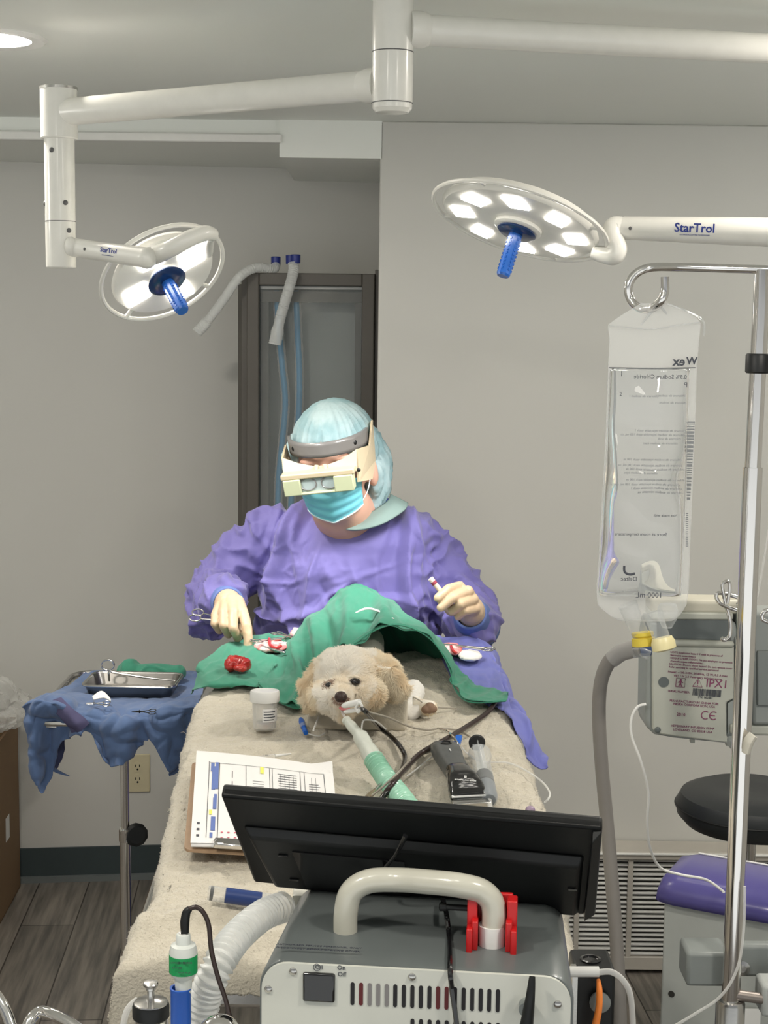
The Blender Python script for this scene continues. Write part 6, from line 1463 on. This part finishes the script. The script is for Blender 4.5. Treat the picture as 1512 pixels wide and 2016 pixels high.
# grey warm-air hose
gh = thing('grey_hose', 'thick grey hose curving down from below the fluid bag', 'hose', P(1215, 1990, 1.9))
part('hose_tube', MB().tube([P(1262, 1278, 1.84), P(1235, 1281, 1.85), P(1205, 1296, 1.86), P(1185, 1335, 1.87), P(1179, 1400, 1.88), P(1184, 1500, 1.89), P(1195, 1620, 1.90), P(1205, 1740, 1.90), P(1214, 1860, 1.90), P(1219, 1960, 1.90), P(1222, 2060, 1.90)], [.0098, .0095, .0092, .0088, .0088, .0088, .0088, .0090, .0090, .0090, .0090], 20, n=10), M['hoseg'], gh)
part('cuff', MB().tube([P(1252, 1277, 1.842), P(1225, 1284, 1.852), P(1204, 1299, 1.858)], [.0112, .0108, .0105], 20), mat('hose_cuff', (.30, .29, .28), .5), gh)
part('blue_connector', MB().tube([P(1258, 1276, 1.845), P(1280, 1274, 1.845)], .0105, 20, sm=False), mat('dark_blue_connector', (.03, .06, .16), .4), gh)
part('clear_sleeve', MB().tube([P(1246, 1286, 1.83), P(1262, 1284, 1.83), P(1278, 1290, 1.83)], .006, 14), M['clear2'], gh)
# infusion pump
YPm = 2.0
def Pm(a, b, y=YPm): return P(a, b, y)
pmp = thing('infusion_pump', 'grey infusion pump with printed warning label hanging on the pole', 'infusion pump', Pm(1370, 1462, YPm + .04))
pxd = (Pm(1440, 1225) - Pm(1280, 1218)).normalized(); pzd = V((0, 0, 1))
pxd = V((1, -.04, -.065)).normalized(); pf = frame(Pm(1366, 1330), pxd, V((0, -1, 0)))   # local y up in face
def pl2(px, py):                       # pixel to face coordinates
    q = pf.inverted() @ Pm(px, py); return q.x, q.y
def ppoly(l): return [pl2(a, b) for a, b in l]
shell = ppoly([(1275, 1262), (1282, 1225), (1450, 1225), (1458, 1250), (1458, 1468), (1440, 1467), (1330, 1456), (1290, 1449), (1276, 1436), (1272, 1420)])
part('case', MB().prism(shell[::-1], .07, pf @ Matrix.Translation((0, 0, -.075))), M['pumpf'], pmp, bevel=.005, segs=3)
face = ppoly([(1284, 1272), (1445, 1272), (1445, 1375), (1430, 1382), (1430, 1448), (1440, 1463), (1300, 1445), (1284, 1436)])
fpl = part('face_plate', MB().prism(face[::-1], .010, pf @ Matrix.Translation((0, 0, -.008))), M['pump'], pmp, bevel=.002)
tp2 = ppoly([(1283, 1182), (1470, 1184), (1470, 1212), (1283, 1210)])
part('top_handle', MB().prism(tp2[::-1], .05, pf @ Matrix.Translation((0, 0, -.055))), mat('pump_handle', (.50, .48, .40), .45), pmp, bevel=.006, segs=3)
part('handle_post', MB().prism(ppoly([(1452, 1186), (1475, 1186), (1475, 1270), (1452, 1270)])[::-1], .05, pf @ Matrix.Translation((0, 0, -.05))), M['pumpf'], pmp, bevel=.004)
part('handle_post', MB().prism(ppoly([(1283, 1205), (1445, 1207), (1445, 1222), (1283, 1221)])[::-1], .05, pf @ Matrix.Translation((0, 0, -.052))), M['pump'], pmp, bevel=.003)
part('dark_recess', MB().prism(ppoly([(1296, 1221), (1440, 1222), (1440, 1262), (1296, 1258)])[::-1], .004, pf @ Matrix.Translation((0, 0, -.006))), M['pumpd'], pmp)
part('door_ledge', MB().prism(ppoly([(1296, 1258), (1445, 1262), (1445, 1274), (1296, 1271)])[::-1], .014, pf @ Matrix.Translation((0, 0, -.008))), M['pump'], pmp, bevel=.004)
part('side_channel', MB().prism(ppoly([(1448, 1255), (1458, 1255), (1457, 1445), (1433, 1445), (1433, 1385), (1448, 1376)])[::-1], .004, pf @ Matrix.Translation((0, 0, -.004))), M['pumpf'], pmp)
part('door_latch', MB().prism(ppoly([(1436, 1425), (1455, 1426), (1455, 1444), (1436, 1443)])[::-1], .008, pf @ Matrix.Translation((0, 0, -.002))), M['pump'], pmp, bevel=.003)
for a, b in ((1370, 1457), (1441, 1463)):
    part('bottom_peg', MB().prism(ppoly([(a - 4, b), (a + 4, b), (a + 4, b + 14), (a - 4, b + 14)])[::-1], .01, pf @ Matrix.Translation((0, 0, -.03))), M['pump'], pmp)
def fpx(a, b, h=.0024): return pf @ Matrix.Translation((*pl2(a, b), h))
part('round_plug', MB().lathe([(.0072, 0), (.0072, .0008), (.001, .0008)], fpx(1306, 1342, .002), 28), M['pumpd'], fpl)
screw(fpl, (fpx(1294, 1436) @ V((0, 0, 0))), V((0, -1, 0)), .0042, M['pumpd'])
lab = ['NOTE: Explosion hazard if used in presence of', 'flammable anaesthetics', 'RISQUE D\'EXPLOSION: Ne pas employer en presence', 'd\'anesthesiques inflammables', 'CAUTION: Electric shock hazard. Do not remove cover', 'Refer servicing to qualified service personnel']
for i, s3 in enumerate(lab):
    text(s3, .0037, fpx(1319 - (3 if i > 3 else 0), 1283 + i * 5.8), M['maroon'], fpl, align='LEFT')
text('Power: ~100-240V, 50-60Hz, 12 W, 0.5 A max', .0042, fpx(1373, 1326), M['maroon'], fpl)
text('VET / IV 2.2 Veterinary Infusion pump', .0042, fpx(1373, 1333), M['maroon'], fpl)
text('IPX1', .0155, fpx(1411, 1346), M['maroon'], fpl, bold=.0)
text('SERIAL NUMBER:', .0040, fpx(1336, 1361), M['maroon'], fpl)
text('MANUFACTURED IN CHINA FOR:', .0044, fpx(1366, 1382), M['maroon'], fpl); text('HESKA CORPORATION, USA', .0044, fpx(1366, 1388), M['maroon'], fpl)
text('2010', .006, fpx(1340, 1406), M['maroon'], fpl)
text('VETERINARY INFUSION PUMP', .0044, fpx(1363, 1431), M['maroon'], fpl); text('LOVELAND, CO 80538 USA', .0044, fpx(1363, 1438), M['maroon'], fpl)
def arcp(c, r, a0, a1, n=12): return [fpx(*c) @ V((r * math.cos(a0 + (a1 - a0) * i / n), r * math.sin(a0 + (a1 - a0) * i / n), .0003)) for i in range(n + 1)]
ce = MB().tube(arcp((1388, 1407), .0053, .9, 2 * PI - .9), .0006, 6, sm=False).tube(arcp((1404, 1408), .0053, .9, 2 * PI - .9), .0006, 6, sm=False)
ce.tube([fpx(1404, 1408) @ V((-.005, 0, .0003)), fpx(1404, 1408) @ V((.002, 0, .0003))], .0006, 6, sm=False)
part('ce_mark', ce, M['maroon'], fpl)
wt = MB(); tri = [fpx(1373, 1344) @ V((a, b, .0003)) for a, b in ((-.0065, -.005), (.0065, -.005), (0, .007), (-.0065, -.005))]; wt.tube(tri, .0004, 6, sm=False)
wt.tube([fpx(1373, 1344) @ V((0, .004, .0003)), fpx(1373, 1344) @ V((0, -.001, .0003))], .0006, 6, sm=False); wt.ell(fpx(1373, 1344) @ V((0, -.003, .0003)), (.0006,) * 3, seg=8, rings=6)
sq = [fpx(1339, 1343) @ V((a, b, .0003)) for a, b in ((-.006, -.006), (.006, -.006), (.006, .006), (-.006, .006), (-.006, -.006))]; wt.tube(sq, .0004, 6, sm=False)
mn = fpx(1339, 1343); wt.ell(mn @ V((0, .0038, .0003)), (.0012,) * 3, seg=10, rings=6); wt.tube([mn @ V((0, .003, .0003)), mn @ V((0, -.001, .0003))], .0012, 6, sm=False)
for s3 in (-1, 1): wt.tube([mn @ V((0, .002, .0003)), mn @ V((s3 * .0035, .000, .0003))], .0005, 6, sm=False); wt.tube([mn @ V((0, -.001, .0003)), mn @ V((s3 * .0022, -.005, .0003))], .0006, 6, sm=False)
part('safety_symbols', wt, M['maroon'], fpl)
bcd = MB(); x = -.019; random.seed(9); 
while x < .019:
    w_ = random.choice((.0004, .0007, .0012)); bcd.box((x + w_ / 2, 0, .0002), (w_, .0095, .0003), fpx(1391, 1363)); x += w_ + random.choice((.0004, .0006, .0009))
part('barcode', bcd, M['ink'], fpl, smooth=False)
text('STK 002881', .004, fpx(1388, 1373), M['ink'], fpl)
# second pump half to the right of the pole
pr2 = ppoly([(1492, 1215), (1560, 1215), (1560, 1440), (1492, 1440)])
pm2 = thing('infusion_pump', 'grey pump unit cut off by the right edge behind the pole', 'infusion pump', Pm(1525, 1440, YPm + .05))
part('case', MB().prism(pr2[::-1], .06, pf @ Matrix.Translation((0, 0, -.09))), M['pumpf'], pm2, bevel=.005)
part('front_door', MB().prism(ppoly([(1500, 1290), (1560, 1290), (1560, 1400), (1500, 1400)])[::-1], .006, pf @ Matrix.Translation((0, 0, -.032))), M['clampg'], pm2, bevel=.002)
part('lower_bar', MB().prism(ppoly([(1476, 1440), (1560, 1440), (1560, 1464), (1476, 1462)])[::-1], .05, pf @ Matrix.Translation((0, 0, -.085))), M['pump'], pm2, bevel=.004)
pcb = thing('pole_clamp', 'pale plastic clamp lever on the infusion pole below the pump', 'clamp', P(1470, 1480, YI - .02))
part('lever', MB().tube([P(1468, 1482, YI - .022), P(1474, 1460, YI - .022), P(1483, 1447, YI - .022)], [.008, .010, .009], 12, flat=.6), mat('clamp_lever', (.55, .53, .46), .45), pcb)
part('jaw', MB().box((xI + .002, YI + .022, P(1470, 1472, YI).z), (.026, .024, .012)), M['clampg'], pcb, bevel=.003)
# carabiner
car = thing('carabiner', 'steel carabiner clip hanging on the pump handle', 'carabiner', Pm(1435, 1250, YPm - .06))
part('frame', MB().tube([Pm(a, b, YPm - .075) for a, b in ((1410, 1176), (1413, 1168), (1430, 1170), (1462, 1180), (1466, 1192), (1458, 1202), (1440, 1198), (1418, 1188), (1410, 1176))], .0026, 12), M['chrome'], car)
part('upper_link', MB().tube([Pm(a, b, YPm - .080) for a, b in ((1428, 1188), (1424, 1168), (1422, 1152), (1428, 1145), (1436, 1148), (1436, 1166), (1432, 1188))], .0024, 12), M['chrome'], car)
part('lower_ring', MB().tube([Pm(a, b, YPm - .07) for a, b in ((1428, 1190), (1434, 1206), (1438, 1230), (1436, 1252), (1426, 1260), (1420, 1256))], .0028, 12), M['chrome'], car)
part('gate_screw', MB().tube([Pm(1452, 1192, YPm - .082), Pm(1462, 1184, YPm - .082)], .0036, 12, sm=False), M['steel'], car)
tag(part('carabiner', MB().tube([Pm(a, b, YPm - .06) for a, b in ((1500, 1212), (1508, 1202), (1525, 1205), (1540, 1220), (1520, 1226), (1502, 1220), (1500, 1212))], .0028, 12), M['chrome']), 'second steel carabiner at the right edge beside the pole', 'carabiner')
# thin white line from the pump to the cart
tag(part('infusion_line', MB().tube([P(1272, 1386, 2.0), P(1255, 1392, 2.0), P(1243, 1415, 2.0), P(1244, 1450, 2.0), P(1262, 1500, 2.0), P(1276, 1560, 2.02), P(1274, 1620, 2.04), P(1280, 1670, 2.06), P(1300, 1708, 2.08), P(1340, 1722, 2.09), P(1390, 1732, 2.07), P(1425, 1756, 2.0)], .0019, 10, n=10), M['white']), 'thin white line looping from the pump down to the violet cart lid', 'tube')
tag(part('infusion_line', MB().tube([P(1466, 1745, 1.83), P(1464, 1830, 1.825), P(1452, 1905, 1.825), P(1420, 1960, 1.825), P(1370, 1995, 1.83), P(1310, 2030, 1.84)], .0019, 10, n=10), M['clear']), 'clear line crossing in front of the pole base', 'tube')
tag(part('infusion_line', MB().tube([P(1484, 1300, 1.90), P(1478, 1240, 1.90), P(1490, 1180, 1.90), P(1512, 1050, 1.9), P(1530, 900, 1.9)], .0016, 8), M['clear']), 'thin clear line beside the upper pole', 'tube')
# cart with violet lid
ct = thing('supply_cart', 'grey cart with violet plastic top behind the infusion pole', 'cart', (P(1400, 1800, 2.3).x, 2.35, 0))
fl0 = P(1287, 1770, 2.22); zE = fl0.z
fr1 = PZ(1560, 1822, zE); bkl = PZ(1350, 1708 + 28, zE)
vx_ = (fr1 - fl0).normalized(); vy_ = V((-vx_.y, vx_.x, 0)); cfm = frame(fl0, vx_, V((0, 0, 1)))
Wk, Dk = .42, .15
lidz = P(1340, 1706, 2.40).z - zE
lid = MB(); sec = [(0, -.004), (0.0, .008), (.006, .022), (.03, .034), (Dk - .03, .036), (Dk - .006, .030), (Dk, .012), (Dk, -.002)]
n_ = len(sec)
vs = []
for k, (x, sc_, dz) in enumerate(((0, .80, -.012), (.008, .94, -.002), (.03, 1, 0), (Wk - .03, 1, 0), (Wk, .95, -.004))):
    for (y, z) in sec: vs.append(cfm @ V((x, Dk / 2 + (y - Dk / 2) * sc_, z * (1 if x > .02 else .9) + (dz if z > 0 else 0))))
lid.add(vs, [(k * n_ + i, k * n_ + i + 1, (k + 1) * n_ + i + 1, (k + 1) * n_ + i) for k in range(4) for i in range(n_ - 1)] + [tuple(k * n_ + n_ - 1 for k in ()) or (0, 1, 2, 3, 4, 5, 6, 7)] + [(32, 33, 34, 35, 36, 37, 38, 39)])
part('lid', lid, M['cartp'], ct, solid=.003, ang=60)
part('lid_line', MB().tube([cfm @ V((.03, Dk - .018, .0365)), cfm @ V((Wk - .03, Dk - .018, .0365))], .0015, 8, sm=False), M['white'], ct)
part('cabinet_body', MB().box((Wk / 2 + .004, Dk / 2, -(zE - .07) / 2 - .002), (Wk - .018, Dk - .02, zE - .07), cfm), M['cartb'], ct, bevel=.004)
for a, b in ((.03, .03), (Wk - .03, .03), (.03, Dk - .03), (Wk - .03, Dk - .03)):
    q = cfm @ V((a, b, -zE + .03)); part('caster', MB().lathe([(.025, -.01), (.03, 0), (.025, .01)], frame(q, V((0, 0, 1)), V((1, 0, 0))), 20), M['rubber'], ct)
def oncart(px, py, h=.0):
    d = ray(px, py); o = cfm @ V((0, .01 - h, 0)); n = cfm.to_3x3() @ V((0, 1, 0)); return CAM + d * ((o - CAM).dot(n) / d.dot(n))
part('screw_hole', MB().lathe([(.005, 0), (.005, .001)], frame(oncart(1322, 1957), vx_, -vy_), 16), M['ventd'], ct)
cl2 = thing('rail_clamp', 'grey plastic clamp block gripping the pole base at the cart', 'clamp', V((xI, YI + .06, P(1440, 1950, YI).z)))
part('clamp_block', MB().box((xI - .025, YI + .05, P(1400, 1925, YI).z), (.055, .055, .046)), M['clampg'], cl2, bevel=.005)
part('clamp_plate', MB().box((xI + .055, YI + .06, P(1480, 1925, YI).z), (.10, .02, .045)), M['clampg'], cl2, bevel=.006)
part('clamp_block', MB().box((xI + .06, YI + .01, P(1490, 1965, YI).z), (.045, .045, .042)), mat('light_clamp', (.36, .38, .37), .45), cl2, bevel=.005)
part('bolt_head', MB().lathe([(.010, 0), (.010, .003), (.005, .004), (.005, .002), (.001, .002)], frame((xI + .025, YI + .05, P(1470, 1938, YI).z), V((1, 0, 0)), V((0, -1, .1))), 24), M['steel'], cl2)
part('clamp_screw', rod(V((xI + .0, YI - .004, P(1460, 1955, YI).z)), V((xI + .05, YI - .004, P(1460, 1965, YI).z)), .007), mat('clamp_rod', (.25, .22, .20), .4, .6), cl2)
tag(part('barcode_label', MB().box(oncart(1490, 2005, .002), (.05, .001, .03)), M['white']), 'small white barcode label at the bottom right of the cart', 'label')
# stool
stl = thing('stool', 'round stool with thick black padded seat at the right', 'stool', (P(1480, 1600, 3.2).x, 3.2, 0))
sx_ = P(1478, 1600, 3.2).x; zs2 = P(1478, 1662, 3.06).z
smx = Matrix.Translation((sx_, 3.2, 0)); zt2 = zs2 + .075
part('seat', MB().lathe([(.10, zs2 - .006), (.140, zs2 - .002), (.158, zs2 + .018), (.161, zs2 + .04), (.150, zs2 + .062), (.120, zs2 + .074), (.06, zs2 + .071), (.001, zs2 + .069)], smx, 64), M['blackv'], stl)
part('seat_piping', MB().tube([V((sx_ + .1615 * math.cos(t), 3.2 + .1615 * math.sin(t), zs2 + .036)) for t in [2 * PI * i / 60 for i in range(61)]], .0022, 8, sm=False, cap=False), M['black'], stl)
part('gas_column', MB().lathe([(.025, .10), (.025, .35), (.014, .35), (.014, zs2 - .006)], smx, 24), M['chrome'], stl)
for a in range(5):
    an_ = a * 2 * PI / 5; e = V((sx_ + .24 * math.cos(an_), 3.2 + .24 * math.sin(an_), .06))
    part('leg', MB().tube([V((sx_, 3.2, .11)), e], [.018, .012], 12, sm=False), M['black'], stl)
    part('caster', MB().lathe([(.02, -.012), (.025, 0), (.02, .012)], frame((e.x, e.y, .027), V((0, 0, 1)), V((math.cos(an_), math.sin(an_), 0))), 18), M['rubber'], stl)

# ================================================================ groups of repeated things
GROUPS = {'hemostat': 'ring handled clamps', 'gauze_pad': 'gauze pads on the drapes', 'blood_spot': 'blood smears on the drapes', 'striped_hose': 'blue striped hoses in the cabinet',
          'frosted_hose': 'frosted hoses hung over the cabinet', 'surgical_light': 'ceiling surgical lights', 'fill_globe': 'added fill globes', 'infusion_line': 'thin infusion lines',
          'cable': 'black and brown cables', 'wire': 'thin wires on the fleece', 'infusion_pump': 'pumps on the infusion pole', 'green_drape': 'green surgical drapes', 'chrome_bar': 'chrome rails at the lower left',
          'violet_cloth': 'cloth pieces under the stand drape', 'carabiner': 'steel carabiners'}
for o in C.objects:
    if o.parent is None and 'label' in o and 'group' not in o:
        k = o.name.split('.')[0]
        if k in GROUPS: o['group'] = GROUPS[k]
